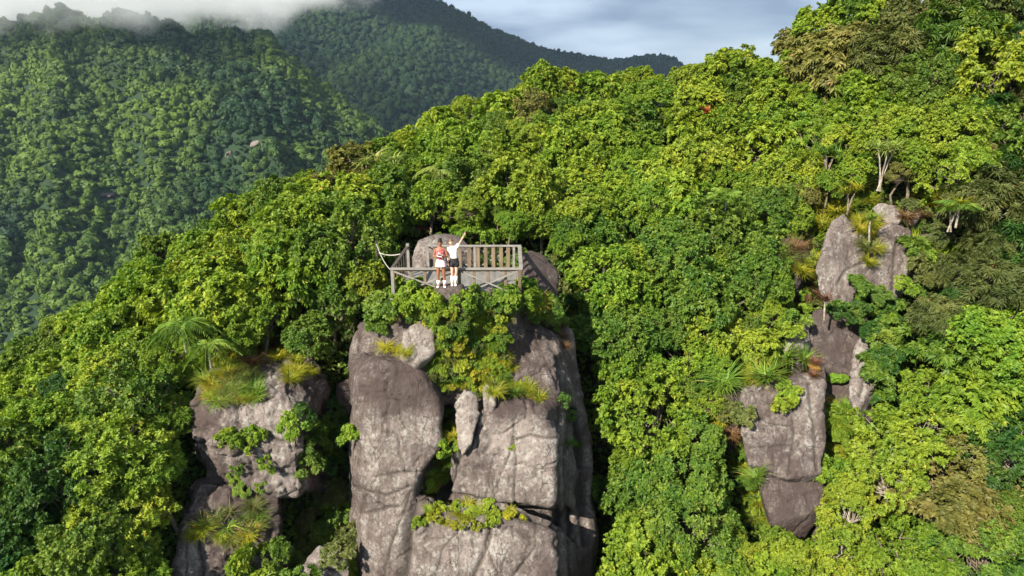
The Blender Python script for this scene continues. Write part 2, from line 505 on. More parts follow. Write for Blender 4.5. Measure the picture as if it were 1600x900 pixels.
gx, gy = grid_pts(-660, 30, 300, 680, 4.3, 3)
k = (gx / gy > -1.15) & (gx / gy < 0.06)
gx, gy = gx[k], gy[k]
zz, za, zb = far_z(gx, gy)
k = (za >= zb - 1)
gx, gy, zz = gx[k], gy[k], zz[k]
pj = np.array(proj(gx, gy, zz)).T
k = (pj[:, 1] < 640) & (pj[:, 0] > -480)
gx, gy, zz = gx[k], gy[k], zz[k]; pj = pj[k]
r_ = np.random.RandomState(11)
size = 1.95 + 3.0 * r_.rand(len(gx)) ** 2.8
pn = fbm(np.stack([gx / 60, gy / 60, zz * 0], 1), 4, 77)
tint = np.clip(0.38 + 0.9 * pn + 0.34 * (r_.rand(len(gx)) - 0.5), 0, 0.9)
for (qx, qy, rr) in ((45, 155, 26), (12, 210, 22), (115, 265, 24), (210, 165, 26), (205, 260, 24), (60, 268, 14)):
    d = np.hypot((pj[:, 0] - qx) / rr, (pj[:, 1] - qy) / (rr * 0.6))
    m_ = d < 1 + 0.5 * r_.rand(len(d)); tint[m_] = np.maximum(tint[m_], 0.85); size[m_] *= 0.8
keep = np.ones(len(gx), bool)
for (qx, qy, rx, ry) in ((400, 226, 11, 7), (362, 240, 9, 7), (168, 302, 13, 5)):
    keep &= ~((np.abs(pj[:, 0] - qx) < rx) & (np.abs(pj[:, 1] - qy - 3) < ry + 4))
ptsA = np.stack([gx, gy, zz + size * 0.55], 1)[keep]
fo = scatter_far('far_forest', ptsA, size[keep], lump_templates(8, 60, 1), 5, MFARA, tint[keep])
tag(fo, 'dense green forest covering the sunlit spur in the left distance', 'forest', kind='stuff')
print('A crowns', keep.sum())

gx, gy = grid_pts(-1500, 900, 760, 1960, 9.5, 4)
k = (gx / gy > -0.95) & (gx / gy < 0.48)
gx, gy = gx[k], gy[k]
zz, za, zb = far_z(gx, gy)
k = (zb > za) & (zb > ZB + 2)
gx, gy, zz = gx[k], gy[k], zz[k]
pj = np.array(proj(gx, gy, zz)).T
k = (pj[:, 1] < 330) & (pj[:, 0] > -200)
# drop what spur A hides
tA = np.interp(gx / gy, *CA)
k &= (zz / gy) > tA - 0.02
gx, gy, zz, pj = gx[k], gy[k], zz[k], pj[k]
r_ = np.random.RandomState(12)
size = 4.0 + 4.2 * r_.rand(len(gx)) ** 1.5
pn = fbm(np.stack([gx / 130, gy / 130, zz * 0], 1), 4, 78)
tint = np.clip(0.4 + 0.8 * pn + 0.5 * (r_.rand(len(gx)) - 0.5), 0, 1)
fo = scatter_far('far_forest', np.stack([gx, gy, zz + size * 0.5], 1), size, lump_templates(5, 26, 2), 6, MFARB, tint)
tag(fo, 'dark forest on the far peak under the cloud', 'forest', kind='stuff')
print('B crowns', len(gx))

# ------------------------------------------------------------------ the near ridge: a surface through the canopy
CT = [(-400, 800, 26), (-300, 620, 34), (-100, 580, 32), (0, 560, 31), (120, 460, 32), (240, 380, 33), (350, 310, 34), (450, 270, 36),
      (540, 245, 38), (650, 200, 41), (800, 150, 45), (1000, 130, 47), (1200, 110, 44), (1300, 40, 41), (1450, 10, 38), (1650, 0, 35), (1900, -30, 34),
      (620, 380, 28.5), (720, 370, 29), (850, 380, 29.5), (560, 420, 27), (1100, 400, 31), (1000, 550, 27), (960, 700, 24), (1000, 900, 21), (1000, 1100, 18.5),
      (1300, 200, 35), (1400, 350, 29), (1400, 600, 25), (1400, 900, 20.5), (1400, 1150, 18), (1600, 450, 26), (1600, 900, 19.5), (1900, 500, 24), (1900, 1000, 19),
      (1200, 560, 26), (1200, 800, 22), (1200, 1050, 19),
      (450, 400, 28.5), (300, 500, 25.5), (300, 700, 22.5), (100, 700, 22), (100, 900, 18.5), (-100, 800, 22), (0, 1100, 16.5), (300, 1050, 18), (-300, 1000, 20),
      (500, 560, 26), (500, 700, 24.5), (500, 900, 21.5), (540, 1100, 19.5), (750, 480, 25.5), (750, 700, 24.5), (750, 900, 22), (750, 1100, 20), (930, 560, 27), (920, 760, 25)]
CT = np.array(CT, float)
cs = np.array([1 / 400.0, 1 / 400.0])
_P = CT[:, :2] * cs
_D = np.linalg.norm(_P[:, None] - _P[None], axis=-1)
_A = np.zeros((len(CT) + 3,) * 2)
_A[:len(CT), :len(CT)] = _D + 0.0 * np.eye(len(CT))
_A[:len(CT), -3:] = np.c_[np.ones(len(CT)), _P]; _A[-3:, :len(CT)] = _A[:len(CT), -3:].T
_w = np.linalg.solve(_A, np.r_[CT[:, 2], 0, 0, 0])

def ridge_depth(px, py):
    q = np.stack([np.asarray(px, float), np.asarray(py, float)], -1).reshape(-1, 2) * cs
    d = np.linalg.norm(q[:, None] - _P[None], axis=-1)
    return d @ _w[:-3] + _w[-3] + q @ _w[-2:]

SKY_X = [-500, -300, -100, 0, 120, 240, 350, 450, 540, 650, 800, 1000, 1200, 1300, 1450, 1650, 1900, 2100]
SKY_Y = [720, 665, 635, 590, 485, 408, 334, 286, 246, 196, 138, 112, 96, 14, -6, -20, -50, -60]

def sky_y(px):
    return np.interp(px, SKY_X, SKY_Y)

def surf(px, py, back=0.0):
    Y = float(ridge_depth(px, py)[0])
    return W(px, py, Y + back)

gu = np.linspace(-450, 2050, 110)
rows = []
for v in np.linspace(0, 1, 70):
    pyv = 1350 + (sky_y(gu) + 35 - 1350) * v
    D = ridge_depth(gu, pyv)
    dx = (gu - 800) / FPX; dy = (450 - pyv) / FPX; ky = cP + dy * sP
    P = np.stack([dx / ky * D, D, (dy * cP - sP) / ky * D], 1)
    P[:, 1] += 2.1; P[:, 2] -= 1.3
    rows.append(P)
last = rows[-1].copy()
for st, dz in ((3, -0.6), (6, -3), (9, -9), (12, -25), (20, -60), (60, -120), (60, -150)):
    last = last + np.array([0, st, 0]); last[:, 2] = rows[69][:, 2] + dz
    rows.append(last.copy())
front = rows[0].copy(); pre = []
for dy_, dz in ((-3, -6), (-8, -25), (-20, -80), (-60, -170)):
    f2 = front.copy(); f2[:, 1] += dy_; f2[:, 2] += dz; pre.append(f2)
rows = pre[::-1] + rows
G = np.stack(rows)
nr, nc = G.shape[:2]
Vg = G.reshape(-1, 3)
Vg = Vg + 0.35 * np.stack([fbm(Vg * 0.5, 3, 61), fbm(Vg * 0.5, 3, 62), fbm(Vg * 0.5, 3, 63)], 1)
idx = np.arange(nr * nc).reshape(nr, nc)
F = np.stack([idx[:-1, :-1], idx[:-1, 1:], idx[1:, 1:], idx[1:, :-1]], -1).reshape(-1, 4)
gr = link('ground', np_mesh('ground', Vg, F, [MGROUND], smooth=True))
tag(gr, kind='structure')
GROUND_V, GROUND_F = Vg, F

# ------------------------------------------------------------------ rocks
def seg_dist(px, py, pts):
    best = np.full(len(px), 1e9)
    for (x0, y0), (x1, y1) in zip(pts[:-1], pts[1:]):
        dx, dy = x1 - x0, y1 - y0
        t = np.clip(((px - x0) * dx + (py - y0) * dy) / (dx * dx + dy * dy + 1e-9), 0, 1)
        best = np.minimum(best, np.hypot(px - x0 - t * dx, py - y0 - t * dy))
    return best

def rock(name, label, hulls, voxel=0.08, smooth=10, amp=0.16, fine=0.045, seed=0, base_pale=0.35, pale=(), cracks=(), cat='boulder', group=None, mat=None, freq=0.55, strata=0.0, grow=0.075):
    bm = bmesh.new()
    if name == 'boulder' and 'right cliff' in label:
        hulls = [[(c[0], c[1], c[2] - 0.6) for c in h] for h in hulls]
    if name == 'rock_slab':
        q0, q1 = np.mean([c[0] for h in hulls for c in h]), np.mean([c[1] for h in hulls for c in h])
        hulls = [[(q0 + (c[0] - q0) * 1.12, q1 + (c[1] - q1) * 1.07, c[2] - 0.65) for c in h] for h in hulls]
    for h in hulls:
        vs = [bm.verts.new(W(*p) if len(p) == 3 else Vector(p[:3])) for p in h]
        r = bmesh.ops.convex_hull(bm, input=vs)
        dead = [v for v in vs if v.is_valid and not v.link_faces]
        bmesh.ops.delete(bm, geom=dead, context='VERTS')
    me = bpy.data.meshes.new(name); bm.to_mesh(me); bm.free()
    o = bpy.data.objects.new('tmp', me); COL.objects.link(o)
    m = o.modifiers.new('r', 'REMESH'); m.mode = 'VOXEL'; m.voxel_size = voxel; m.adaptivity = 0
    m = o.modifiers.new('s', 'SMOOTH'); m.factor = 0.5; m.iterations = smooth
    dg = bpy.context.evaluated_depsgraph_get(); dg.update()
    ev = o.evaluated_get(dg).to_mesh()
    n = len(ev.vertices)
    V = np.empty(n * 3); ev.vertices.foreach_get('co', V); V = V.reshape(-1, 3)
    Nn = np.empty(n * 3); ev.vertex_normals.foreach_get('vector', Nn); Nn = Nn.reshape(-1, 3)
    Fq = [tuple(p.vertices) for p in ev.polygons]
    o.evaluated_get(dg).to_mesh_clear()
    bpy.data.objects.remove(o, do_unlink=True); bpy.data.meshes.remove(me)
    F4 = np.array([f if len(f) == 4 else f + (f[-1],) for f in Fq])
    P = V * freq + seed * 13.7
    d = amp * fbm(P, 3, seed) * 1.3 + grow
    # weathered joints: creases where a slow noise crosses zero
    r1 = fbm(V * np.array([0.85, 0.85, 0.5]) + seed * 5.1, 3, seed + 30)
    d -= 0.10 * np.exp(-(r1 / 0.035) ** 2) * (amp / 0.16)
    jo = np.exp(-(r1 / 0.022) ** 2) * 0.55 * np.clip(0.5 + 1.8 * fbm(V * 0.7, 2, seed + 51), 0, 1)
    # flat spalled facets
    c = fbm(V * 1.1 + 3, 2, seed + 70)
    d += fine * np.round(c * 4) / 2.0 + fine * fbm(V * 3.1, 3, seed + 90) * 1.2
    if strata:
        d += strata * np.abs(fbm(V * np.array([0.6, 0.6, 2.6]), 3, seed + 99))
    pxs, pys = proj(V[:, 0], V[:, 1], V[:, 2])
    ck = jo
    for (pts, wpx, depth) in cracks:
        e = seg_dist(pxs + 2.2 * fbm(V * 2.2, 2, 8), pys + 2.2 * fbm(V * 2.2, 2, 9), pts)
        e = np.where(Nn[:, 1] < 0.35, e, 99)
        g = np.exp(-(e / wpx) ** 2)
        d -= depth * g
        ck = np.maximum(ck, np.exp(-(e / (wpx * 0.7)) ** 2))
    V = V + Nn * d[:, None]
    pl = base_pale + 0.30 * fbm(V * 0.8 + 9, 3, seed + 11)
    for (qx, qy, rx, ry, a) in pale:
        pl += 1.1 * a * np.exp(-(((pxs - qx) / rx) ** 2 + ((pys - qy) / ry) ** 2) * (1 + 0.6 * fbm(V * 1.3, 3, 21)))
    b = np.array([V[:, 0].mean(), V[:, 1].mean(), V[:, 2].min()])
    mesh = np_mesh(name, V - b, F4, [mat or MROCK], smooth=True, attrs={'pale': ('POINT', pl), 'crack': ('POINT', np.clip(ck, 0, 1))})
    mesh.validate()
    ob = link(name, mesh, loc=b)
    tag(ob, label, cat, group)
    return ob, V

def base(pts, dy=0, py=1250):
    return [(x, py, Y) for x, Y in pts]

rock('granite_tower', 'huge brown and grey granite tower holding up the wooden viewing platform', [
    # left bulge
    [(556, 640, 22.5), (570, 590, 22.3), (600, 566, 22.2), (655, 570, 22.3), (688, 640, 21.7), (686, 700, 21.3), (650, 790, 20.7), (578, 840, 20.9), (556, 740, 21.8),
     (553, 560, 25), (690, 560, 25), (553, 740, 25), (690, 760, 25)],
    [(556, 700, 22.2), (650, 760, 20.9), (640, 850, 20.2), (572, 905, 20.4), (600, 1100, 18.5), (680, 1100, 18.3), (700, 800, 21), (560, 800, 24.5), (620, 1200, 22), (740, 1100, 22)],
    # back body
    [(556, 530, 25.2), (562, 505, 25.6), (600, 492, 26), (700, 488, 26), (850, 492, 26), (888, 520, 25.8), (905, 600, 25), (918, 700, 24), (926, 850, 22.6), (925, 1100, 20.5), (560, 1100, 22),
     (553, 700, 24.6), (554, 850, 23.5), (890, 600, 28), (920, 850, 28), (560, 700, 28), (640, 1100, 27), (900, 1100, 26)],
    # body joining the faces
    [(640, 640, 24.0), (742, 640, 23.6), (800, 640, 23.4), (690, 720, 23.1), (800, 720, 22.8), (640, 800, 22.2), (860, 800, 22.0), (640, 1100, 19.8), (860, 1100, 19.6), (600, 560, 25), (850, 560, 25), (600, 1100, 22), (880, 1100, 22)],
    # right block
    [(742, 655, 21.9), (775, 634, 21.9), (810, 628, 22.0), (845, 640, 21.9), (863, 700, 21.3), (864, 790, 20.6), (700, 770, 21.1), (712, 700, 21.6),
     (880, 620, 24), (900, 720, 24), (905, 800, 23), (740, 600, 24.5), (700, 700, 24)],
    # shoulder that carries the platform
    [(588, 486, 23.5), (610, 470, 23.6), (640, 467, 23.3), (700, 466, 23.15), (790, 466, 23.2), (812, 474, 23.5), (808, 500, 23.5), (770, 560, 23.0), (680, 570, 22.9), (600, 530, 23.1), (600, 470, 26.5), (830, 470, 26.5), (600, 700, 23.6), (840, 700, 23.6), (720, 620, 23.0)],
    # right upper dome
    [(793, 520, 24.0), (815, 508, 24.3), (845, 512, 24.3), (868, 545, 24.0), (878, 610, 23.4), (862, 650, 22.4), (820, 630, 22.6), (800, 570, 23.3), (890, 540, 26), (800, 500, 26), (905, 640, 25)],
    # lower block below the ledge
    [(628, 868, 20.2), (655, 822, 20.55), (692, 792, 20.75), (730, 806, 20.5), (800, 796, 20.55), (862, 818, 20.25), (866, 900, 19.5), (868, 1100, 17.9), (630, 1100, 17.9), (905, 860, 22.5), (912, 1100, 21), (640, 800, 23)],
], voxel=0.06, smooth=38, amp=0.17, fine=0.050, grow=0.13, seed=3, base_pale=0.30,
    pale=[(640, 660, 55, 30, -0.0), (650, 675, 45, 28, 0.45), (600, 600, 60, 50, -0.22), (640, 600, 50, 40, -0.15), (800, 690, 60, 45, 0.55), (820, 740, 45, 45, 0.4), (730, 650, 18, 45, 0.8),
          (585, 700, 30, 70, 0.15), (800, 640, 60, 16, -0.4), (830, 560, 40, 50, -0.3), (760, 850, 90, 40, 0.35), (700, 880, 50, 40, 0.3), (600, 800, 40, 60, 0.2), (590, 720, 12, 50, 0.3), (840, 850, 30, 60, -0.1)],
    cracks=[([(744, 650), (738, 690), (716, 720), (700, 765), (660, 778)], 5, 0.22),
            ([(803, 655), (801, 690), (806, 720), (804, 760), (806, 800)], 2.2, 0.08),
            ([(803, 688), (830, 678), (862, 686)], 2, 0.06), ([(803, 690), (785, 735), (778, 760)], 1.8, 0.05),
            ([(650, 818), (690, 790), (722, 804), (770, 798), (812, 808), (866, 822)], 6, 0.30), ([(770, 800), (765, 850), (740, 900)], 3, 0.12), ([(560, 760), (600, 775), (640, 760)], 2.5, 0.1),
            ([(700, 640), (695, 700), (660, 760), (640, 815), (632, 900)], 9, 0.42),
            ([(585, 745), (640, 735), (690, 740)], 2.0, 0.06), ([(570, 800), (625, 790), (640, 770), (612, 850), (600, 900)], 2.5, 0.08),
            ([(625, 570), (612, 620), (604, 660)], 1.5, 0.04), ([(770, 806), (760, 850), (778, 900)], 2.5, 0.08), ([(835, 806), (838, 850), (800, 900)], 2.2, 0.07),
            ([(716, 830), (690, 860), (680, 900)], 2, 0.05), ([(868, 640), (868, 720), (870, 850), (872, 960)], 3, 0.08), ([(892, 640), (905, 740), (910, 850)], 6, 0.3), ([(868, 560), (880, 620), (884, 760), (890, 900)], 5, 0.25)],
    cat='rock tower', strata=0.06)

rock('rock_pinnacle', 'leaning white pinnacle of rock at the top of the gully on the tower', [
    [(714, 632, 21.9), (727, 613, 22.0), (742, 618, 22.0), (747, 645, 21.7), (738, 690, 21.1), (722, 712, 21.0), (714, 690, 21.3), (714, 655, 21.7), (730, 640, 23), (730, 710, 22.4)]],
    voxel=0.045, smooth=4, amp=0.10, fine=0.06, grow=0.02, seed=4, base_pale=1.25, cat='rock')
rock('boulder', 'pale rounded stone peeking out of the shrubs below the platform', [
    [(630, 555, 22.35), (634, 520, 22.6), (655, 505, 22.8), (676, 515, 22.7), (678, 550, 22.3), (655, 565, 22.1), (655, 530, 23.8), (640, 600, 22.8)]],
    voxel=0.05, smooth=5, amp=0.08, fine=0.03, seed=5, base_pale=1.0)
rock('boulder', 'small pointed pale stone beside the leaning white pinnacle on the tower', [
    [(756, 630, 21.9), (757, 608, 22.0), (765, 599, 22.0), (774, 612, 21.9), (772, 634, 21.7), (766, 615, 22.5), (765, 665, 22.0)]],
    voxel=0.04, smooth=3, amp=0.05, fine=0.02, seed=6, base_pale=1.0)
rock('boulder', 'brown knob of rock on which the two women stand', [
    [(682, 449, 22.75), (684, 455, 22.45), (716, 453, 22.45), (722, 450, 22.6), (722, 445, 22.93), (684, 445, 22.93), (680, 500, 22.3), (728, 500, 22.3), (720, 480, 22.93), (684, 480, 22.93), (690, 560, 22.9), (715, 560, 22.9)]],
    voxel=0.04, smooth=3, amp=0.03, fine=0.015, seed=8, base_pale=0.15)
rock('boulder', 'large rounded boulder behind the railing of the platform', [
    [(646, 400, 27.4), (655, 376, 27.9), (680, 367, 28.4), (715, 371, 28.4), (738, 392, 28.0), (742, 430, 27.4), (650, 440, 27.0), (690, 440, 26.7), (690, 390, 27.2), (690, 420, 29.5), (650, 520, 28), (730, 520, 28), (700, 500, 30)]],
    voxel=0.06, smooth=16, amp=0.08, fine=0.02, seed=9, base_pale=0.35)
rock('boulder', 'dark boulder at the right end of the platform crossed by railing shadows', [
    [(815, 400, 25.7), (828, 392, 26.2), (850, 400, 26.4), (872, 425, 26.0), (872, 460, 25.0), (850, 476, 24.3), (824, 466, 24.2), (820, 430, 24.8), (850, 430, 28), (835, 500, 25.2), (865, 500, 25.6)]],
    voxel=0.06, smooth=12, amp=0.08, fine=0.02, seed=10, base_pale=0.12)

# left outcrop
rock('boulder', 'big square grey boulder left of the granite tower with ferns on top', [
    [(298, 650, 23.3), (305, 615, 23.6), (345, 596, 23.9), (395, 600, 24.0), (445, 606, 23.6), (462, 640, 23.0), (468, 760, 22.2), (430, 768, 22.0), (330, 742, 22.6), (303, 700, 22.9),
     (430, 560, 25.6), (512, 590, 26.4), (518, 760, 26.0), (320, 580, 26), (330, 740, 26)],
    [(405, 575, 25.0), (440, 560, 25.5), (490, 562, 25.8), (510, 600, 26), (440, 620, 24), (400, 620, 24.3), (450, 660, 27)],
    [(300, 700, 22.8), (340, 690, 22.3), (470, 720, 22.6), (468, 770, 22.3), (330, 760, 22.7), (420, 700, 25)]],
    voxel=0.06, smooth=5, amp=0.24, fine=0.10, seed=14, base_pale=0.28,
    pale=[(400, 640, 60, 18, 0.6), (430, 690, 40, 40, 0.5), (450, 750, 30, 14, 0.6), (320, 650, 20, 40, -0.2), (345, 600, 40, 12, -0.3)],
    cracks=[([(303, 690), (345, 700), (390, 672), (440, 690), (470, 680)], 3, 0.14), ([(372, 640), (362, 610)], 2.5, 0.1), ([(400, 690), (440, 740), (468, 745)], 2.5, 0.1), ([(450, 606), (462, 660), (466, 740)], 2.5, 0.08)])
rock('boulder', 'split grey rock with yellow ferns below the square boulder', [
    [(276, 860, 20.6), (305, 780, 21.8), (315, 758, 22.3), (435, 770, 22.3), (440, 870, 21.2), (440, 960, 20.2), (300, 960, 19.6), (276, 900, 20.2), (330, 830, 21.1), (320, 760, 24.5), (440, 800, 24.5), (330, 1100, 20), (440, 1100, 20.5)]],
    voxel=0.06, smooth=5, amp=0.24, fine=0.10, seed=15, base_pale=0.22,
    pale=[(300, 860, 20, 40, 0.5), (420, 860, 30, 20, 0.3), (375, 800, 50, 30, -0.3)],
    cracks=[([(330, 770), (310, 830), (318, 900)], 4, 0.2), ([(440, 780), (436, 880)], 2, 0.06), ([(360, 870), (430, 862)], 2.5, 0.1)])
rock('boulder', 'low pale slab at the foot of the granite tower, bottom edge of the photo', [
    [(470, 890, 20.4), (498, 855, 21), (530, 862, 20.9), (546, 885, 20.3), (545, 960, 19.4), (470, 960, 19.5), (510, 880, 22.5), (500, 1050, 20.2)]],
    voxel=0.05, smooth=4, amp=0.1, fine=0.05, seed=16, base_pale=0.7, cracks=[([(480, 880), (520, 890), (545, 876)], 3, 0.1)])
rock('boulder', 'shadowed rock hidden in the bushes at the lower left', [
    [(188, 800, 21.6), (205, 780, 22), (240, 782, 22.1), (246, 812, 21.4), (215, 832, 21), (190, 826, 21.2), (215, 800, 23.5), (215, 880, 21.6)]],
    voxel=0.05, smooth=4, amp=0.1, fine=0.05, seed=17, base_pale=0.3)
rock('boulder', 'narrow brown rock wedged in the cleft left of the granite tower', [
    [(525, 600, 26), (548, 590, 26.3), (552, 640, 25.8), (528, 650, 25.6), (540, 620, 27.5), (540, 700, 26)]],
    voxel=0.06, smooth=5, amp=0.08, fine=0.03, seed=18, base_pale=0.1)

# right cliffs
rock('rock_slab', 'left one of the two big smooth slabs high on the right cliff', [
    [(1280, 420, 29.3), (1300, 350, 30.1), (1318, 338, 30.4), (1348, 370, 30.0), (1352, 410, 29.6), (1330, 440, 29.2), (1325, 480, 28.6), (1296, 478, 28.6), (1283, 450, 28.9), (1310, 400, 32.5), (1310, 480, 31)]],
    voxel=0.07, smooth=9, amp=0.10, fine=0.03, seed=20, base_pale=0.5, cat='rock slab', cracks=[([(1350, 408), (1322, 420), (1308, 445)], 2.5, 0.08)])
rock('rock_slab', 'right one of the two big smooth slabs high on the right cliff', [
    [(1352, 430, 29.4), (1376, 362, 30.2), (1392, 352, 30.4), (1420, 366, 30.2), (1424, 420, 29.5), (1405, 458, 29.0), (1375, 462, 29.0), (1355, 445, 29.2), (1390, 400, 32), (1390, 470, 31)]],
    voxel=0.07, smooth=9, amp=0.08, fine=0.03, seed=21, base_pale=0.45, cat='rock slab', cracks=[([(1400, 375), (1394, 420), (1392, 460)], 2.5, 0.08)])
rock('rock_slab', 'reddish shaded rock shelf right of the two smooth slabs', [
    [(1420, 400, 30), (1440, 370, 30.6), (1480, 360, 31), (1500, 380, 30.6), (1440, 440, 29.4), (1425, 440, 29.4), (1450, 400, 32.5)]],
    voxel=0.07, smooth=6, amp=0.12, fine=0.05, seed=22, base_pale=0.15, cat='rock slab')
rock('rock_slab', 'reddish brown rock in the groove joining the two smooth slabs', [
    [(1290, 500, 29.8), (1320, 350, 31.2), (1400, 350, 31.2), (1430, 400, 30.6), (1400, 500, 29.6), (1350, 400, 30.2), (1350, 480, 29.4), (1350, 420, 33), (1350, 560, 30)]],
    voxel=0.07, smooth=8, amp=0.12, fine=0.04, seed=41, base_pale=0.05, cat='rock slab')
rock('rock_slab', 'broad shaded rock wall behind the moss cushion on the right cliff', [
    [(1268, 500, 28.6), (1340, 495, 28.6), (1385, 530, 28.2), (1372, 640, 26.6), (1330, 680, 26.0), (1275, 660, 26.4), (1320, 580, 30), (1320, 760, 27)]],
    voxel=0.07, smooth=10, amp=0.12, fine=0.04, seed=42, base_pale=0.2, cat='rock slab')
rock('boulder', 'pale wedge shaped stone on top of the right cliff', [
    [(1362, 325, 31), (1375, 316, 31.2), (1400, 320, 31.2), (1410, 340, 31), (1398, 356, 30.7), (1375, 340, 30.8), (1388, 335, 32), (1390, 370, 31.4)]],
    voxel=0.05, smooth=1, amp=0.05, fine=0.06, grow=0.0, seed=23, base_pale=1.3)
rock('boulder', 'tiny pale stone right of the wedge shaped stone on the right cliff', [
    [(1412, 345, 31), (1420, 326, 31.3), (1440, 320, 31.4), (1436, 345, 31), (1422, 352, 30.9), (1425, 335, 32), (1425, 365, 31.4)]],
    voxel=0.05, smooth=1, amp=0.05, fine=0.06, grow=0.0, seed=24, base_pale=1.3)
rock('rock_slab', 'flat brown slab under the dark bush in the middle of the right cliff', [
    [(1265, 545, 27.3), (1275, 490, 28.3), (1300, 485, 28.5), (1345, 520, 28.1), (1350, 560, 27.4), (1335, 580, 27), (1272, 578, 27), (1300, 540, 30), (1300, 620, 28)]],
    voxel=0.07, smooth=6, amp=0.08, fine=0.03, seed=25, base_pale=0.15, cat='rock slab')
rock('rock_slab', 'pale streaked rib of rock beside the flat brown slab on the right cliff', [
    [(1340, 545, 27.4), (1350, 530, 27.8), (1376, 530, 27.8), (1378, 555, 27.2), (1362, 600, 26.4), (1340, 640, 25.6), (1330, 620, 25.9), (1355, 560, 29.5), (1350, 680, 26.6)]],
    voxel=0.06, smooth=5, amp=0.1, fine=0.04, seed=26, base_pale=0.75, cat='rock slab', cracks=[([(1362, 535), (1352, 580), (1342, 620)], 2.5, 0.08)])
rock('boulder', 'grey upright block left of the flat brown slab on the right cliff', [
    [(1226, 545, 27), (1238, 530, 27.2), (1250, 498, 27.9), (1262, 510, 27.8), (1262, 540, 27.2), (1250, 562, 26.6), (1232, 560, 26.7), (1245, 540, 28.8), (1245, 600, 27.4)]],
    voxel=0.05, smooth=4, amp=0.08, fine=0.04, seed=27, base_pale=0.65)
rock('rock_slab', 'big cracked brown slab low on the right cliff', [
    [(1163, 655, 24.6), (1168, 612, 25.4), (1200, 600, 25.6), (1262, 590, 25.7), (1280, 600, 25.3), (1282, 690, 23.9), (1276, 735, 23.3), (1230, 742, 23.2), (1176, 720, 23.6), (1164, 680, 24.1), (1220, 640, 27.5), (1220, 780, 25.3)]],
    voxel=0.065, smooth=5, amp=0.10, fine=0.04, seed=28, base_pale=0.30, cat='rock slab',
    pale=[(1265, 640, 12, 40, 0.5), (1190, 640, 15, 20, -0.1)],
    cracks=[([(1238, 610), (1240, 680), (1232, 740)], 2.5, 0.1), ([(1165, 640), (1200, 660), (1235, 665)], 2, 0.05), ([(1170, 700), (1235, 695)], 1.8, 0.05), ([(1262, 600), (1272, 680), (1276, 735)], 3, 0.12)])
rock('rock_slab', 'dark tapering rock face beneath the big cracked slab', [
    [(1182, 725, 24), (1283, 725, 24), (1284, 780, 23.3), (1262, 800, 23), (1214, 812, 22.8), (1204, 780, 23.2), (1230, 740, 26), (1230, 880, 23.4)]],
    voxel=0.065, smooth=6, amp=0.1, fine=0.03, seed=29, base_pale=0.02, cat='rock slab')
rock('rock_slab', 'tall brown rib behind the cracked slab, beside the green moss cushion', [
    [(1272, 560, 26.3), (1284, 580, 26), (1284, 700, 24.4), (1284, 790, 23.4), (1270, 790, 23.5), (1266, 600, 26.2), (1285, 640, 27), (1275, 860, 24)]],
    voxel=0.06, smooth=4, amp=0.06, fine=0.03, seed=30, base_pale=0.3, cat='rock slab')
rock('boulder', 'small round brown stone sitting above the big cracked slab', [
    [(1172, 605, 25.3), (1178, 593, 25.5), (1192, 591, 25.5), (1200, 603, 25.3), (1194, 616, 25.1), (1180, 617, 25.1), (1187, 603, 26)]],
    voxel=0.05, smooth=5, amp=0.04, fine=0.02, seed=31, base_pale=0.3)
rock('boulder', 'weathered brown rock among reddish plants left of the two smooth slabs', [
    [(1214, 395, 29.6), (1225, 372, 30.2), (1255, 378, 30.2), (1268, 410, 29.6), (1250, 435, 29), (1222, 425, 29.1), (1240, 400, 31.5), (1240, 470, 29.8)]],
    voxel=0.06, smooth=4, amp=0.12, fine=0.05, seed=32, base_pale=0.15)
rock('boulder', 'brown rock under the drooping ferns left of the cracked slab', [
    [(1124, 610, 25.4), (1135, 598, 25.7), (1160, 602, 25.6), (1160, 650, 24.8), (1140, 665, 24.5), (1124, 640, 24.9), (1145, 630, 27), (1140, 720, 25)]],
    voxel=0.06, smooth=5, amp=0.08, fine=0.04, seed=33, base_pale=0.1)

# far pale outcrops on the sunlit spur
for (qx, qy, rx, ry, lb, sd_) in ((400, 226, 10, 7, 'white rock face high on the forested spur, right of the pink one', 1), (362, 240, 9, 6, 'pinkish rock face on the forested spur, left of the white one', 2), (168, 302, 14, 4, 'thin reddish earth scar low on the forested spur', 3)):
    tx_, tz_ = tpix(qx, qy + 3)
    Yt = np.arange(250, 700, 1.0)
    zt = far_z(tx_ * Yt, Yt)[0]
    j = int(np.argmax(zt / Yt > tz_)); Y0 = Yt[j]
    sc_ = Y0 / 1067.0 * 1.02
    bm = bmesh.new(); bmesh.ops.create_icosphere(bm, subdivisions=3, radius=1)
    v = np.array([q.co[:] for q in bm.verts]); f = np.array([[q.index for q in ff.verts] for ff in bm.faces]); bm.free()
    v = v * (1 + 0.9 * fbm(v * 1.7 + sd_, 4, 3, .7))[:, None] * np.array([rx * sc_ * .8, 4.0, (ry + 1) * sc_ * .75])
    o = link('cliff_outcrop', np_mesh('cliff_outcrop', v, f, [MROCK], smooth=False, attrs={'pale': ('POINT', np.full(len(v), 0.6 if sd_ < 2 else 0.25)), 'crack': ('POINT', np.zeros(len(v)))}), loc=(tx_ * Y0, Y0, zt[j]))
    tag(o, lb, 'rock face')

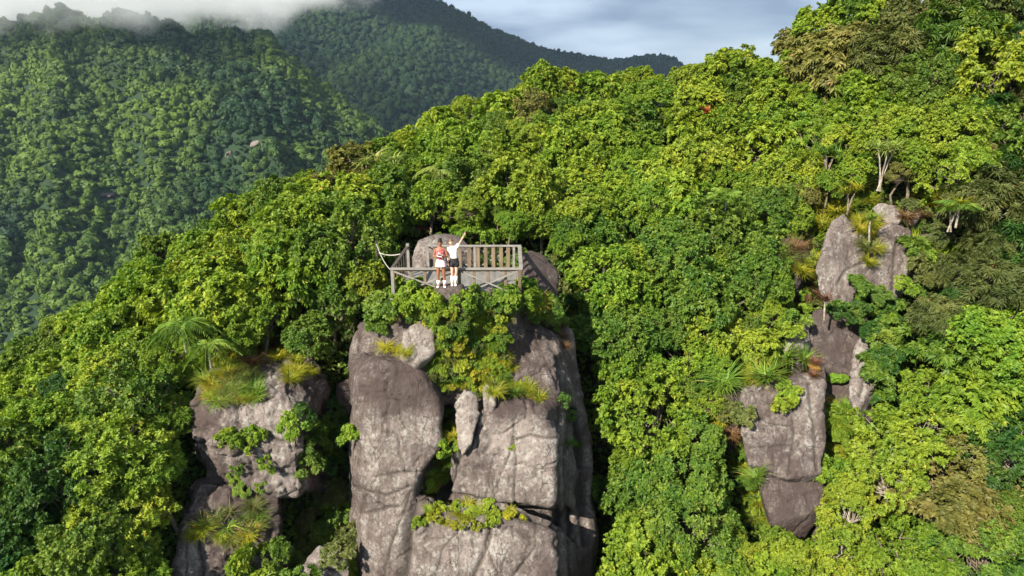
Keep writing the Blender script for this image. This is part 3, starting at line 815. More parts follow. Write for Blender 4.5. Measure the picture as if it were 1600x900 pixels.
# ------------------------------------------------------------------ viewing platform
class MB:
    def __init__(s): s.bm = bmesh.new()
    def bar(s, a, b, w, h, roll=0.0, bev=0.004):
        a, b = Vector(a), Vector(b)
        d = (b - a); ln = d.length
        q = d.to_track_quat('X', 'Z')
        r = bmesh.ops.create_cube(s.bm, size=1)
        M = Matrix.Translation((a + b) / 2) @ q.to_matrix().to_4x4() @ Matrix.Rotation(roll, 4, 'X') @ Matrix.Diagonal((ln, w, h, 1))
        bmesh.ops.transform(s.bm, matrix=M, verts=r['verts'])
        return s
    def tube(s, pts, r0, r1=None, n=6):
        r1 = r0 if r1 is None else r1
        pts = [Vector(p) for p in pts]; m = len(pts); prev = None; rings = []
        for i, p in enumerate(pts):
            d = (pts[min(i + 1, m - 1)] - pts[max(i - 1, 0)]).normalized()
            up = Vector((0, 0, 1)) if abs(d.z) < 0.9 else Vector((1, 0, 0))
            x = d.cross(up).normalized(); y = d.cross(x)
            r = r0 + (r1 - r0) * i / (m - 1)
            rings.append([s.bm.verts.new(p + (x * math.cos(t) + y * math.sin(t)) * r) for t in [2 * math.pi * k / n for k in range(n)]])
        for a, b in zip(rings, rings[1:]):
            for k in range(n):
                s.bm.faces.new((a[k], a[(k + 1) % n], b[(k + 1) % n], b[k]))
        s.bm.faces.new(rings[0][::-1]); s.bm.faces.new(rings[-1])
        return s
    def build(s, name, mat, parent=None, bevel=0.0, smooth=False, off=None):
        bmesh.ops.recalc_face_normals(s.bm, faces=s.bm.faces)
        me = bpy.data.meshes.new(name); 
        if off is not None: bmesh.ops.translate(s.bm, verts=s.bm.verts, vec=-Vector(off))
        s.bm.to_mesh(me); s.bm.free()
        me.materials.append(mat)
        if smooth:
            for p in me.polygons: p.use_smooth = True
        o = link(name, me, parent)
        if bevel:
            b = o.modifiers.new('bevel', 'BEVEL'); b.width = bevel; b.segments = 1; b.limit_method = 'ANGLE'
        return o

M_TAN = plain('timber_tan', (0.17, 0.125, 0.082), 0.8, 0.35, 9, (1, 1, 0.15))
M_GREYW = plain('timber_grey', (0.235, 0.215, 0.19), 0.75, 0.22, 8, (0.3, 1, 1))
M_DECK = plain('deck_boards', (0.17, 0.16, 0.148), 0.8, 0.3, 6, (1, 0.15, 1))
M_DARKW = plain('timber_dark', (0.07, 0.055, 0.045), 0.85, 0.3, 8)
M_STEEL = plain('cable', (0.30, 0.29, 0.28), 0.45, 0.1, 20)
M_ROPE = plain('rope', (0.45, 0.42, 0.37), 0.9, 0.15, 40)

FLZ = W(700, 463, 23).z
def X_at(px, Y, z):       # x of the point in photo column px, at distance Y and height z
    return (px - 800) / FPX * (Y * cP - z * sP)
YF, YB_ = 23.0, 26.1
xl, xr = X_at(614, YF, FLZ + .5), X_at(814, YF, FLZ + .5)
bxl, bxr = xl + 0.10, xr - 0.02
RH = 1.02
ORG = Vector(((xl + xr) / 2, (YF + YB_) / 2, FLZ))
plat = empty('viewing_platform', ORG)
tag(plat, 'weathered timber viewing platform with railings on top of the granite tower', 'viewing platform')
B = lambda m, name, mat, par=plat, bev=0.006: m.build(name, mat, par, bevel=bev, off=ORG)
m = MB(); y = YF - 0.30; i = 0
rr_ = random.Random(3)
while y < YB_ + 0.2:
    m.bar((xl - 0.08 + rr_.uniform(-.02, .02), y + 0.065, FLZ - 0.02), (xr + 0.08 + rr_.uniform(-.02, .02), y + 0.065, FLZ - 0.02 + rr_.uniform(-.003, .003)), 0.128, 0.035)
    y += 0.142; i += 1
B(m, 'deck_boards', M_DECK)
for yy in (YF - 0.2, (YF + YB_) / 2, YB_ + 0.05):
    m = MB().bar((xl, yy, FLZ - 0.14), (xr, yy, FLZ - 0.14), 0.08, 0.19); B(m, 'joist', M_DARKW)
for xx, yy in ((xl + .2, YF - .1), (xr - .2, YF - .1), (xl + .2, YB_), (xr - .2, YB_), ((xl + xr) / 2, YF)):
    B(MB().bar((xx, yy, FLZ - 0.04), (xx, yy, FLZ - 1.0), 0.12, 0.12), 'support_post', M_DARKW)
# front rail
B(MB().bar((xl - .06, YF, FLZ + RH), (xr + .06, YF, FLZ + RH), 0.15, 0.055), 'top_rail', M_GREYW)
B(MB().bar((xl, YF + .01, FLZ + RH - .06), (xr, YF + .01, FLZ + RH - .06), 0.05, 0.06), 'rail_beam', M_TAN)
fx = [X_at(p, YF, FLZ + .5) for p in (614, 705, 718, 812)]
for k, x in enumerate(fx):
    if k == 1: continue
    B(MB().bar((x, YF, FLZ - 0.05), (x, YF, FLZ + RH - .03), 0.11, 0.11), 'post', M_GREYW if k in (0,) else M_TAN)
for p in (642, 664, 691, 741, 763, 790):
    x = X_at(p, YF, FLZ + .5)
    B(MB().bar((x, YF + .035, FLZ - .03), (x, YF + .035, FLZ + RH - .035), 0.045, 0.10, roll=0), 'baluster', M_TAN)
for a, b in ((0, 2), (2, 3)):
    x0, x1 = fx[a] + .07, fx[b] - .07
    B(MB().bar((x0, YF - .065, FLZ + .07), (x1, YF - .065, FLZ + RH - .07), 0.035, 0.055), 'cross_brace', M_GREYW)
    B(MB().bar((x0, YF - .103, FLZ + RH - .07), (x1, YF - .103, FLZ + .07), 0.035, 0.055), 'cross_brace', M_GREYW)
B(MB().bar((xl, YF - .03, FLZ + .05), (xr, YF - .03, FLZ + .05), 0.04, 0.06), 'bottom_rail', M_DARKW)
# back rail
RB = 1.05
b0 = X_at(668, YB_, FLZ + .5)
B(MB().bar((b0 - .06, YB_, FLZ + RB), (bxr + .06, YB_, FLZ + RB), 0.15, 0.05), 'top_rail', M_GREYW)
B(MB().bar((b0, YB_ + .05, FLZ + .12), (bxr, YB_ + .05, FLZ + .12), 0.04, 0.07), 'bottom_rail', M_TAN)
for p in (669, 742, 803):
    x = X_at(p, YB_, FLZ + .5)
    B(MB().bar((x, YB_ - .02, FLZ - 0.05), (x, YB_ - .02, FLZ + RB - .026), 0.07, 0.10), 'post', M_GREYW)
for p in (680, 693, 706, 719, 733, 747, 759, 771, 783, 794):
    x = X_at(p, YB_, FLZ + .5)
    B(MB().bar((x, YB_ - .02, FLZ + 0.02), (x, YB_ - .02, FLZ + RB - .026), 0.035, 0.145), 'slat', M_TAN)
for a, b in ((669, 742), (742, 803)):
    x0, x1 = X_at(a, YB_, FLZ + .5), X_at(b, YB_, FLZ + .5)
    B(MB().bar((x0, YB_ + .095, FLZ + .07), (x1, YB_ + .095, FLZ + RB - .07), 0.035, 0.055), 'cross_brace', M_GREYW)
    B(MB().bar((x0, YB_ + .135, FLZ + RB - .07), (x1, YB_ + .135, FLZ + .07), 0.035, 0.055), 'cross_brace', M_GREYW)
# right side rail
B(MB().bar((xr, YF + .08, FLZ + RH + .01), (bxr, YB_ + .07, FLZ + RB + .0), 0.14, 0.05), 'side_rail', M_GREYW)
for t in np.linspace(0.09, 0.93, 9):
    x = xr + (bxr - xr) * t; yy = YF + (YB_ - YF) * t
    B(MB().bar((x, yy, FLZ - .02), (x, yy, FLZ + RH - .02), 0.10, 0.035), 'slat', M_TAN)
# left side rail with thin cables
B(MB().bar((xl, YF + .08, FLZ + RH + .01), (bxl, YB_ - .15, FLZ + RB + .0), 0.13, 0.05), 'side_rail', M_DARKW)
for t in np.linspace(0.12, 0.9, 6):
    x = xl + (bxl - xl) * t; yy = YF + (YB_ - .2 - YF) * t
    B(MB().bar((x, yy, FLZ - .02), (x, yy, FLZ + RH - .02), 0.10, 0.035), 'slat', M_DARKW if t > 0.4 else M_TAN)
B(MB().bar((bxl, YB_ - .05, FLZ - .05), (bxl, YB_ - .05, FLZ + RB + .10), 0.12, 0.12), 'post', M_GREYW)
# rope barrier
ro = empty('rope_barrier', (bxl - 0.9, 26.4, FLZ))
tag(ro, 'sagging grey rope tied to the back left post of the platform', 'rope')
pA = Vector((bxl - .07, YB_ - .05, FLZ + 0.82)); pA2 = Vector((bxl - .07, YB_ - .05, FLZ + 0.98))
pB = W(588, 381, 26.8); pC = W(592, 395, 26.4)
def sag(a, b, s, n=9):
    return [a.lerp(b, k / n) + Vector((0, 0, -s * 4 * (k / n) * (1 - k / n))) for k in range(n + 1)]
off = ro.location
MB().tube(sag(pA, pC, .12), .02).build('rope', M_ROPE, ro, off=off)
pD = Vector((xl - .07, YF + 0.1, FLZ + 0.95))
MB().tube(sag(pB, pD, .16), .014).build('rope', M_ROPE, ro, off=off)
MB().tube([pB + Vector((0, 0, .12)), pB - Vector((0, 0, 1.6))], .045).build('stake', M_DARKW, ro, off=off)

# ------------------------------------------------------------------ foliage builders
def kite(c, d, nrm, ln, wd, fold=0.25, droop=0.0):
    """folded two-triangle leaves from arrays: base c, direction d, face normal nrm -> verts (n,4,3)"""
    s = np.cross(d, nrm); s /= np.linalg.norm(s, axis=1)[:, None] + 1e-9
    mid = c + d * (ln * 0.5)[:, None]
    tip = c + d * ln[:, None]
    tip[:, 2] -= droop * ln
    lift = nrm * (wd * fold)[:, None]
    a = mid + s * (wd * 0.5)[:, None] + lift
    b = mid - s * (wd * 0.5)[:, None] + lift
    return np.stack([c, a, tip, b], 1)

def unit(v):
    return v / (np.linalg.norm(v, axis=-1, keepdims=True) + 1e-9)

def crown_points(r, nl, flat, spread, lobe_r, dens, under=-0.3, cl=7.0, csize=0.15):
    """twig tips over an uneven crown made of lobes -> points, outward directions, lobe centres"""
    cen = []
    for k in range(nl):
        d = r.normal(size=3); d[2] = abs(d[2]) * 0.95 + r.uniform(-0.75, 0.15); d /= np.linalg.norm(d)
        q = spread * (0.55 + 0.45 * r.rand() ** 0.5)
        cen.append(d * q * np.array([1, 1, flat]))
    cen = np.array(cen)
    rad = lobe_r * (0.65 + 0.7 * r.rand(nl))
    P, D = [], []
    for c, q in zip(cen, rad):
        # leaf clusters sit on the lobe, rosettes sit on the clusters
        nc_ = max(3, int(q * q * 12.6 * cl))
        d = unit(r.normal(size=(nc_, 3)))
        d[:, 2] += 0.25; d = unit(d)
        cu = unit(c[None] + np.array([0, 0, 0.15]))
        d = d[(d @ cu[0]) > under]
        cc = c + d * (q * (0.72 + 0.42 * r.rand(len(d))))[:, None] * np.array([1, 1, 0.9])
        per = max(3, int(dens / cl))
        e = unit(r.normal(size=(len(d), per, 3)) + d[:, None] * 0.9 + np.array([0, 0, .25]))
        rr = csize * (0.75 + 0.5 * r.rand(len(d), 1, 1)) * (0.6 + 0.4 * r.rand(len(d), per, 1))
        P.append((cc[:, None] + e * rr).reshape(-1, 3)); D.append(unit(e * 0.8 + d[:, None] * 0.5).reshape(-1, 3))
    return np.vstack(P), np.vstack(D), cen, rad

def make_crown(seed, kind):
    r = np.random.RandomState(seed)
    S = dict(
        broad=dict(nl=26, flat=0.98, spread=1.05, lr=0.46, dens=70, nleaf=7, ln=0.13, wd=0.068, tilt=0.75, droop=0.2, cl=6.0, cs=0.17),
        bigleaf=dict(nl=19, flat=1.0, spread=1.05, lr=0.50, dens=44, nleaf=7, ln=0.17, wd=0.085, tilt=0.8, droop=0.35, cl=4.5, cs=0.22),
        round=dict(nl=34, flat=1.05, spread=1.06, lr=0.38, dens=115, nleaf=6, ln=0.095, wd=0.060, tilt=0.8, droop=0.15, cl=9.0, cs=0.13),
        fine=dict(nl=30, flat=0.95, spread=1.10, lr=0.36, dens=135, nleaf=5, ln=0.085, wd=0.040, tilt=0.9, droop=0.1, cl=8.0, cs=0.16),
        lance=dict(nl=24, flat=0.85, spread=1.05, lr=0.44, dens=27, nleaf=13, ln=0.23, wd=0.040, tilt=0.95, droop=0.3, cl=6.0, cs=0.10),
        sparse=dict(nl=22, flat=0.75, spread=1.25, lr=0.34, dens=70, nleaf=6, ln=0.12, wd=0.055, tilt=0.85, droop=0.1, cl=7.0, cs=0.15),
    )[kind]
    P, D, cen, rad = crown_points(r, S['nl'], S['flat'], S['spread'], S['lr'], S['dens'], cl=S['cl'], csize=S['cs'])
    n = len(P); m = S['nleaf']
    up = unit(D + np.array([0, 0, 0.45]) + 0.35 * r.normal(size=D.shape))
    ax = unit(np.cross(up, r.normal(size=up.shape))); ay = np.cross(up, ax)
    V, T = [], []
    tw = r.rand(n)
    for j in range(m):
        th = 2 * math.pi * j / m + r.rand(n) * 0.7
        rd = ax * np.cos(th)[:, None] + ay * np.sin(th)[:, None]
        tl = S['tilt'] * (0.75 + 0.5 * r.rand(n))
        d = unit(rd * tl[:, None] + up * (1 - 0.55 * tl)[:, None])
        nr = unit(np.cross(np.cross(d, up), d) + 0.2 * r.normal(size=d.shape))
        ln = S['ln'] * (0.7 + 0.6 * r.rand(n)); wd = S['wd'] * (0.75 + 0.5 * r.rand(n))
        base_ = P + up * (0.02 * r.normal(size=(n, 1)))
        V.append(kite(base_, d, nr, ln, wd, 0.22, S['droop']))
        T.append(np.where(r.rand(n) < 0.006, 1.0, np.clip(0.25 * r.rand(n) + 0.65 * tw + 0.05, 0, 1) * 0.97))
    V = np.vstack(V); T = np.clip(np.concatenate(T), 0, 1)
    q = len(V)
    b = np.arange(q)[:, None] * 4
    F = np.vstack([b + np.array([0, 1, 2]), b + np.array([0, 2, 3])])
    return V.reshape(-1, 3), F, np.concatenate([T, T]), cen, rad

def tube_np(pts, r0, r1, n=5):
    pts = np.asarray(pts, float); m = len(pts)
    V = []; 
    for i in range(m):
        d = pts[min(i + 1, m - 1)] - pts[max(i - 1, 0)]; d /= np.linalg.norm(d) + 1e-9
        u = np.array([0, 0, 1.0]) if abs(d[2]) < 0.9 else np.array([1.0, 0, 0])
        x = np.cross(d, u); x /= np.linalg.norm(x); y = np.cross(d, x)
        r = r0 + (r1 - r0) * i / (m - 1)
        th = 2 * math.pi * np.arange(n) / n
        V.append(pts[i] + r * (np.cos(th)[:, None] * x + np.sin(th)[:, None] * y))
    V = np.vstack(V); F = []
    for i in range(m - 1):
        for k in range(n):
            F.append((i * n + k, i * n + (k + 1) % n, (i + 1) * n + (k + 1) % n, (i + 1) * n + k))
    return V, np.array(F)

def make_trunk(seed, cen, h=2.6, r0=0.10):
    """trunk from the ground up with limbs reaching every lobe"""
    r = np.random.RandomState(seed)
    parts = []
    fork = np.array([0.1 * r.normal(), 0.1 * r.normal(), -0.75])
    p0 = np.array([0.25 * r.normal(), 0.25 * r.normal(), -h])
    mid = (p0 + fork) / 2 + r.normal(size=3) * 0.12
    parts.append(tube_np([p0, mid, fork, fork + np.array([0.05, 0.02, 0.5])], r0, r0 * 0.6, 7))
    for c in cen:
        a = fork + np.array([0, 0, r.uniform(-0.1, 0.45)])
        m1 = a + (c - a) * 0.45 + r.normal(size=3) * 0.10 - np.array([0, 0, 0.06])
        m2 = a + (c - a) * 0.75 + r.normal(size=3) * 0.08
        parts.append(tube_np([a, (a + m1) / 2 + r.normal(size=3) * 0.05, m1, m2, c + (c - a) * 0.08], r0 * 0.32, 0.008, 5))
        for _ in range(3):
            e = c + unit(r.normal(size=3)) * 0.34
            parts.append(tube_np([m2, (m2 + e) / 2 + r.normal(size=3) * 0.04, e], 0.018, 0.006, 4))
    V, F, o = [], [], 0
    for v, f in parts:
        V.append(v); F.append(f + o); o += len(v)
    return np.vstack(V), np.vstack(F)

TEMPL = {}
for kind, nvar in (('broad', 5), ('bigleaf', 3), ('round', 5), ('fine', 3), ('lance', 2), ('sparse', 2)):
    TEMPL[kind] = []
    for v in range(nvar):
        V, F, T, cen, rad = make_crown(100 + 17 * v + len(kind) * 31, kind)
        cm = np_mesh('crown_' + kind, V, F, [LM['mid']], attrs={'tint': ('FACE', T)})
        tv, tf = make_trunk(300 + v, cen)
        tm = np_mesh('trunk_' + kind, tv, tf, [BARKP if kind in ('sparse',) else BARK], smooth=True)
        TEMPL[kind].append((cm, tm))
        if v == 0: print(kind, len(F))

def place_tree(name, loc, scale, kind, var, tone, rot, label, cat='tree', group=None, squash=1.0, lean=(0, 0), pale=False):
    """each crown and trunk is an object of its own under the tree's empty; mesh data is shared"""
    cm, tm = TEMPL[kind][var % len(TEMPL[kind])]
    h = 2.6 * scale
    e = empty(name, (loc[0], loc[1], loc[2] - h))
    e.rotation_euler = (lean[0], lean[1], rot)
    tag(e, label, cat, group)
    scale *= 1.10
    for nm, me, mat in (('crown', cm, LM[tone]), ('trunk', tm, BARKP if pale else None)):
        o = link(nm, me, e)
        o.location = (0, 0, h)
        o.scale = (scale, scale, scale * squash)
        if mat:
            o.material_slots[0].link = 'OBJECT'; o.material_slots[0].material = mat
    return e

def in_poly(x, y, poly):
    c = False; j = len(poly) - 1
    for i in range(len(poly)):
        xi, yi = poly[i]; xj, yj = poly[j]
        if (yi > y) != (yj > y) and x < (xj - xi) * (y - yi) / (yj - yi) + xi: c = not c
        j = i
    return c

OPEN = [
    [(542, 500), (560, 478), (895, 478), (950, 600), (958, 1000), (545, 1000), (552, 700)],
    [(600, 372), (655, 360), (730, 350), (812, 365), (880, 400), (892, 480), (600, 480)],
    [(292, 590), (330, 565), (430, 545), (520, 560), (555, 640), (550, 840), (500, 850), (440, 900), (270, 1000), (272, 850), (300, 760)],
    [(1268, 345), (1350, 300), (1450, 305), (1500, 350), (1450, 450), (1400, 485), (1335, 480), (1330, 505), (1268, 485)],
    [(1225, 560), (1240, 485), (1345, 490), (1392, 530), (1375, 640), (1310, 650), (1296, 800), (1215, 825), (1150, 725), (1140, 600), (1215, 580)],
]
def hits_open(x, y, rpx, f=0.75):
    for pl in OPEN:
        f = 1.32 if pl[0][0] > 1200 else 0.95 if pl[0][0] < 400 else 0.78
        if in_poly(x, y, pl): return True
        for a in range(10):
            t = a * 0.628
            if in_poly(x + rpx * f * math.cos(t), y + rpx * f * math.sin(t) * 0.9, pl): return True
    return False

# region table for tones, kinds and labels: (polygon of photo positions) -> (tones, kinds, words)
def region(px, py):
    if px < 150 and py < 640: return 'on the far left skyline'
    if px < 300 and py >= 640: return 'left of the square boulder'
    if px < 420 and py < 640: return 'on the slope above the square boulder'
    if px < 600 and py < 330: return 'on the ridge left of the palms'
    if px < 605 and py < 640: return 'between the square boulder and platform'
    if px < 600: return 'in the cleft left of the tower'
    if px < 860 and py < 250: return 'on the skyline behind the platform'
    if px < 900 and py < 480: return 'just behind the platform railing'
    if px < 1130 and py < 250: return 'around the red leaved plant'
    if px < 1150 and py < 480: return 'upslope right of the platform'
    if px < 1160 and py < 700: return 'between the tower and cracked slab'
    if px < 1220: return 'left of the tapering rock face'
    if px < 1420 and py < 320: return 'above the two smooth slabs'
    if py < 320: return 'on the top right hillside'
    if px >= 1420 and py < 620: return 'right of the two smooth slabs'
    if px < 1420 and py < 660: return 'around the right cliff rocks'
    if px < 1430: return 'below the moss cushion'
    return 'in the lower right corner'

def style(px, py, rnd):
    """tone, kind"""
    u = rnd.random()
    if px < 150: t = 'yellow' if u < 0.35 else 'bright' if u < 0.8 else 'mid' if u < 0.95 else 'dark'; k = ['broad', 'fine', 'round'][rnd.choice([0, 0, 1, 2])]
    elif px < 600 and py < 560: t = 'yellow' if u < 0.40 else 'bright' if u < 0.78 else 'mid'; k = ['broad', 'round'][rnd.choice([0, 0, 0, 1])]
    elif px < 600: t = 'bright' if u < 0.45 else 'mid' if u < 0.62 else 'yellow' if u < .95 else 'dark'; k = rnd.choice(['broad', 'fine', 'round', 'sparse'])
    elif px < 1150 and py < 330: t = 'yellow' if u < 0.35 else 'bright' if u < 0.82 else 'mid'; k = rnd.choice(['broad', 'broad', 'round', 'fine'])
    elif px < 1130: t = 'bright' if u < 0.5 else 'mid' if u < 0.9 else 'yellow'; k = rnd.choice(['round', 'round', 'broad'])
    elif px < 1250 and py > 600: t = 'bright' if u < 0.6 else 'mid' if u < 0.85 else 'yellow'; k = rnd.choice(['broad', 'round', 'fine'])
    elif py < 130: t = 'olive' if u < 0.45 else 'mid' if u < 0.6 else 'yellow' if u < .85 else 'dark'; k = rnd.choice(['lance', 'broad', 'broad'])
    elif px > 1500 and py < 330: t = 'dark' if u < 0.4 else 'olive' if u < 0.8 else 'mid'; k = rnd.choice(['lance', 'broad', 'lance'])
    elif px > 1410 and 350 < py < 500: t = 'olive' if u < 0.75 else 'dark'; k = 'lance'
    elif px < 1430 and py > 640: t = 'yellow' if u < 0.55 else 'bright'; k = rnd.choice(['fine', 'fine', 'sparse', 'round'])
    elif px > 1370 and 500 < py < 640: t = 'bright' if u < 0.45 else 'mid' if u < 0.8 else 'dark'; k = rnd.choice(['fine', 'broad', 'round'])
    elif py > 640: t = 'mid' if u < 0.4 else 'bright' if u < 0.65 else 'dark' if u < 0.85 else 'yellow'; k = rnd.choice(['fine', 'broad', 'round', 'sparse'])
    else: t = 'bright' if u < 0.35 else 'yellow' if u < 0.75 else 'mid'; k = rnd.choice(['broad', 'fine', 'round'])
    v_ = rnd.random()
    if v_ < 0.07 and px > 400: t = 'khaki'
    if k == 'broad' and rnd.random() < 0.28: k = 'bigleaf'
    if k == 'round' and rnd.random() < 0.2: k = 'fine'
    return t, k

TONEW = dict(khaki='khaki', yellow='yellow-green', bright='bright green', mid='deep green', dark='dark green', olive='dull olive')
KINDN = dict(bigleaf=('big_leaved_tree', 'big-leaved tree'), broad=('broadleaf_tree', 'large-leaved tree'), round=('round_crowned_tree', 'dense small-leaved tree'), fine=('small_leaved_tree', 'fine-leaved tree'),
             lance=('screwpine_tree', 'spiky rosette tree'), sparse=('open_crowned_tree', 'thin-crowned tree'))
rnd = random.Random(21)
placed = []
PLACED_TREES = []
def try_tree(px, py, sc, tone=None, kind=None, force=False, label=None, **kw):
    Y = float(ridge_depth(px, py)[0])
    p = W(px, py, Y)
    dax = Y * cP - p.z * sP
    rpx = 1.35 * sc * FPX / dax
    if not force:
        if py - rpx * 0.85 < sky_y(px) - 8: return False
        if hits_open(px, py, rpx): return False
        for q, qs in placed:
            if (q - p).length < 0.80 * (sc + qs): return False
    placed.append((p, sc))
    t, k = style(px, py, rnd)
    t = tone or t; k = kind or k
    PLACED_TREES.append((p, sc, t, k, px, py, label, kw))
    return True

# spots kept for the palms and screwpines
for (qx, qy, q_) in ((604, 262, .85), (570, 258, .5), (686, 278, .85), (285, 520, .8), (325, 535, .5), (1135, 306, .5), (1384, 240, .8), (1296, 243, .7), (1103, 180, .25)):
    placed.append((surf(qx, qy), q_))
# skyline first, then fill
for px in range(-230, 1850, 46):
    jx = px + rnd.uniform(-12, 12)
    sc = rnd.uniform(0.75, 1.2)
    Y = float(ridge_depth(jx, sky_y(jx) + 40)[0])
    rp_ = 1.3 * sc * FPX / (Y * 0.95)
    if any(math.hypot(jx - a, sky_y(jx) + rp_ * .8 - b) < 58 for a, b in ((604, 262), (688, 272))): continue
    try_tree(jx, sky_y(jx) + rp_ * 0.80 + rnd.uniform(-16, 12), sc, force=True)
cands = [(rnd.uniform(-260, 1860), rnd.uniform(-20, 1080)) for _ in range(26000)]
for n, (px, py) in enumerate(cands):
    s0 = 1.25 if n < 5000 else 1.0 if n < 11000 else 0.78 if n < 17000 else 0.55
    try_tree(px, py, s0 * rnd.uniform(0.88, 1.12))
print('trees', len(PLACED_TREES))

_ORD = ['', 'second', 'third', 'fourth', 'fifth', 'sixth', 'seventh', 'eighth', 'ninth', 'tenth', 'eleventh', 'twelfth']
def ordinal(k, n):
    if n == 1: return ''
    if n == 2: return ('left-hand', 'right-hand')[k]
    if k == 0: return 'leftmost'
    if k == n - 1: return 'rightmost'
    if n == 3: return 'middle'
    if k < n / 2: return _ORD[k] + ' from left'
    return _ORD[n - 1 - k] + ' from right'
_keys = {}
for i, (p, sc, t, k, px, py, lb, kw) in enumerate(PLACED_TREES):
    size_ = 'large' if sc > 1.15 else 'small' if sc < 0.8 else ''
    _keys.setdefault((size_, t, k, region(px, py)), []).append(i)
for key, ids in _keys.items():
    ids.sort(key=lambda i: PLACED_TREES[i][4])
    for j, i in enumerate(ids):
        p, sc, t, k, px, py, lb, kw = PLACED_TREES[i]
        nm, words_ = KINDN[k]
        txt = lb or ' '.join((ordinal(j, len(ids)) + ' %s %s %s %s' % (key[0], TONEW[t], words_, key[3])).split())
        place_tree(nm, p, sc, k, rnd.randint(0, 5), t, rnd.uniform(0, 6.28), txt, 'tree' if sc > 0.7 else 'bush', 'trees ' + key[3], squash=rnd.uniform(0.85, 1.15), lean=(rnd.uniform(-.05, .35), rnd.uniform(-.15, .15)))

# undergrowth over the forest floor
r_ = np.random.RandomState(5)
n = 85000
fi = r_.randint(0, len(GROUND_F), n * 3)
fv = GROUND_V[GROUND_F[fi]]
u_, v_ = r_.rand(len(fi), 1), r_.rand(len(fi), 1)
P = fv[:, 0] * (1 - u_) * (1 - v_) + fv[:, 1] * u_ * (1 - v_) + fv[:, 2] * u_ * v_ + fv[:, 3] * (1 - u_) * v_
q = np.array(proj(P[:, 0], P[:, 1], P[:, 2])).T
k = (P[:, 1] < 60) & (P[:, 2] > -26) & (q[:, 0] > -300) & (q[:, 0] < 1900) & (q[:, 1] > -60) & (q[:, 1] < 1150)
P = P[k][:n]
P = P + r_.normal(size=P.shape) * 0.10 + np.array([0, -0.9, 0.7]) * (r_.rand(len(P), 1) ** 1.5) * 0.55
UP = unit(np.array([0, -0.5, 0.8]) + 0.5 * r_.normal(size=P.shape))
ax = unit(np.cross(UP, r_.normal(size=UP.shape))); ay = np.cross(UP, ax)
tw = np.clip(0.5 + 0.9 * fbm(P * 0.9, 2, 31) + 0.3 * (r_.rand(len(P)) - .5), 0, .95)
VV, T = [], []
for j in range(5):
    th = j * 1.257 + r_.rand(len(P)) * .8
    D = unit((ax * np.cos(th)[:, None] + ay * np.sin(th)[:, None]) * 0.85 + UP * 0.45)
    VV.append(kite(P, D, unit(np.cross(np.cross(D, UP), D)), 0.10 + 0.08 * r_.rand(len(P)), 0.05 + 0.03 * r_.rand(len(P)), .2, .15)); T.append(tw)
V = np.vstack(VV); T = np.concatenate(T)
b = np.arange(len(V))[:, None] * 4
F = np.vstack([b + np.array([0, 1, 2]), b + np.array([0, 2, 3])])
ug = link('undergrowth', np_mesh('undergrowth', V.reshape(-1, 3), F, [LM['mid']], attrs={'tint': ('FACE', np.r_[T, T])}))
tag(ug, 'dark leafy undergrowth on the forest floor between the trees', 'undergrowth', kind='stuff')
# ------------------------------------------------------------------ smaller plants
def arch_blades(r, n, ln, wd, rise=0.9, seg=4, spreadz=0.5, up=1.0):
    """arching strap leaves from one root -> V, F, tint"""
    th = r.rand(n) * 6.283
    el = rise * (0.35 + 0.65 * r.rand(n) ** 0.7)
    L_ = ln * (0.35 + 0.75 * r.rand(n)); bend = 0.5 * r.normal(size=n); Wd = wd * (0.7 + 0.6 * r.rand(n))
    h = np.stack([np.cos(th), np.sin(th), 0 * th], 1)
    s = np.stack([-np.sin(th), np.cos(th), 0 * th], 1)
    V = np.zeros((n, (seg + 1) * 2, 3))
    root = 0.09 * ln * r.normal(size=(n, 3)); root[:, 2] = 0
    for k in range(seg + 1):
        t = k / seg
        p = root + h * (L_ * t * np.cos(el * (1 - 0.6 * t)))[:, None]
        p += s * (bend * L_ * t * t * 0.6)[:, None]
        p[:, 2] += L_ * (np.sin(el) * t - spreadz * t * t * (1.2 - el * 0.5)) * up
        w = Wd * (1 - 0.92 * t ** 1.5) * 0.5
        V[:, 2 * k] = p + s * w[:, None]; V[:, 2 * k + 1] = p - s * w[:, None]
    F = []
    for k in range(seg):
        F.append(np.array([2 * k, 2 * k + 1, 2 * k + 3, 2 * k + 2]))
    F = np.array(F)
    FF = (np.arange(n)[:, None, None] * (seg + 1) * 2 + F[None]).reshape(-1, 4)
    T = np.repeat(np.clip(r.rand(n) * 0.9 + (r.rand(n) < 0.07) * 0.6, 0, 1), seg)
    return V.reshape(-1, 3), FF, T

def frond(r, base_, th, el, ln, nl=20, leaf=0.34, sag=0.55, pw=0.045):
    h = np.array([math.cos(th), math.sin(th), 0.0]); s = np.array([-math.sin(th), math.cos(th), 0.0])
    ts = np.linspace(0, 1, 9)
    pts = np.array([base_ + h * ln * t * math.cos(el * (1 - .5 * t)) + np.array([0, 0, ln * (math.sin(el) * t - sag * t * t)]) for t in ts])
    t = np.linspace(0.14, 1.0, nl)
    P = np.stack([np.interp(t, ts, pts[:, i]) for i in range(3)], 1)
    V = []
    for sg in (-1, 1):
        D = unit(s[None] * sg + h[None] * (0.35 + 0.5 * t)[:, None] + np.array([0, 0, -0.25]) + 0.07 * r.normal(size=(nl, 3)))
        Nn = unit(np.cross(D, h[None]) * sg + np.array([0, 0, 0.6]))
        V.append(kite(P, D, Nn, leaf * np.sin(np.pi * (0.12 + 0.80 * t)) * (0.85 + 0.3 * r.rand(nl)), np.full(nl, pw), 0.15, 0.25))
    V = np.vstack(V)
    b = np.arange(len(V))[:, None] * 4
    F = np.vstack([b + np.array([0, 1, 2]), b + np.array([0, 2, 3])])
    return V.reshape(-1, 3), F, pts

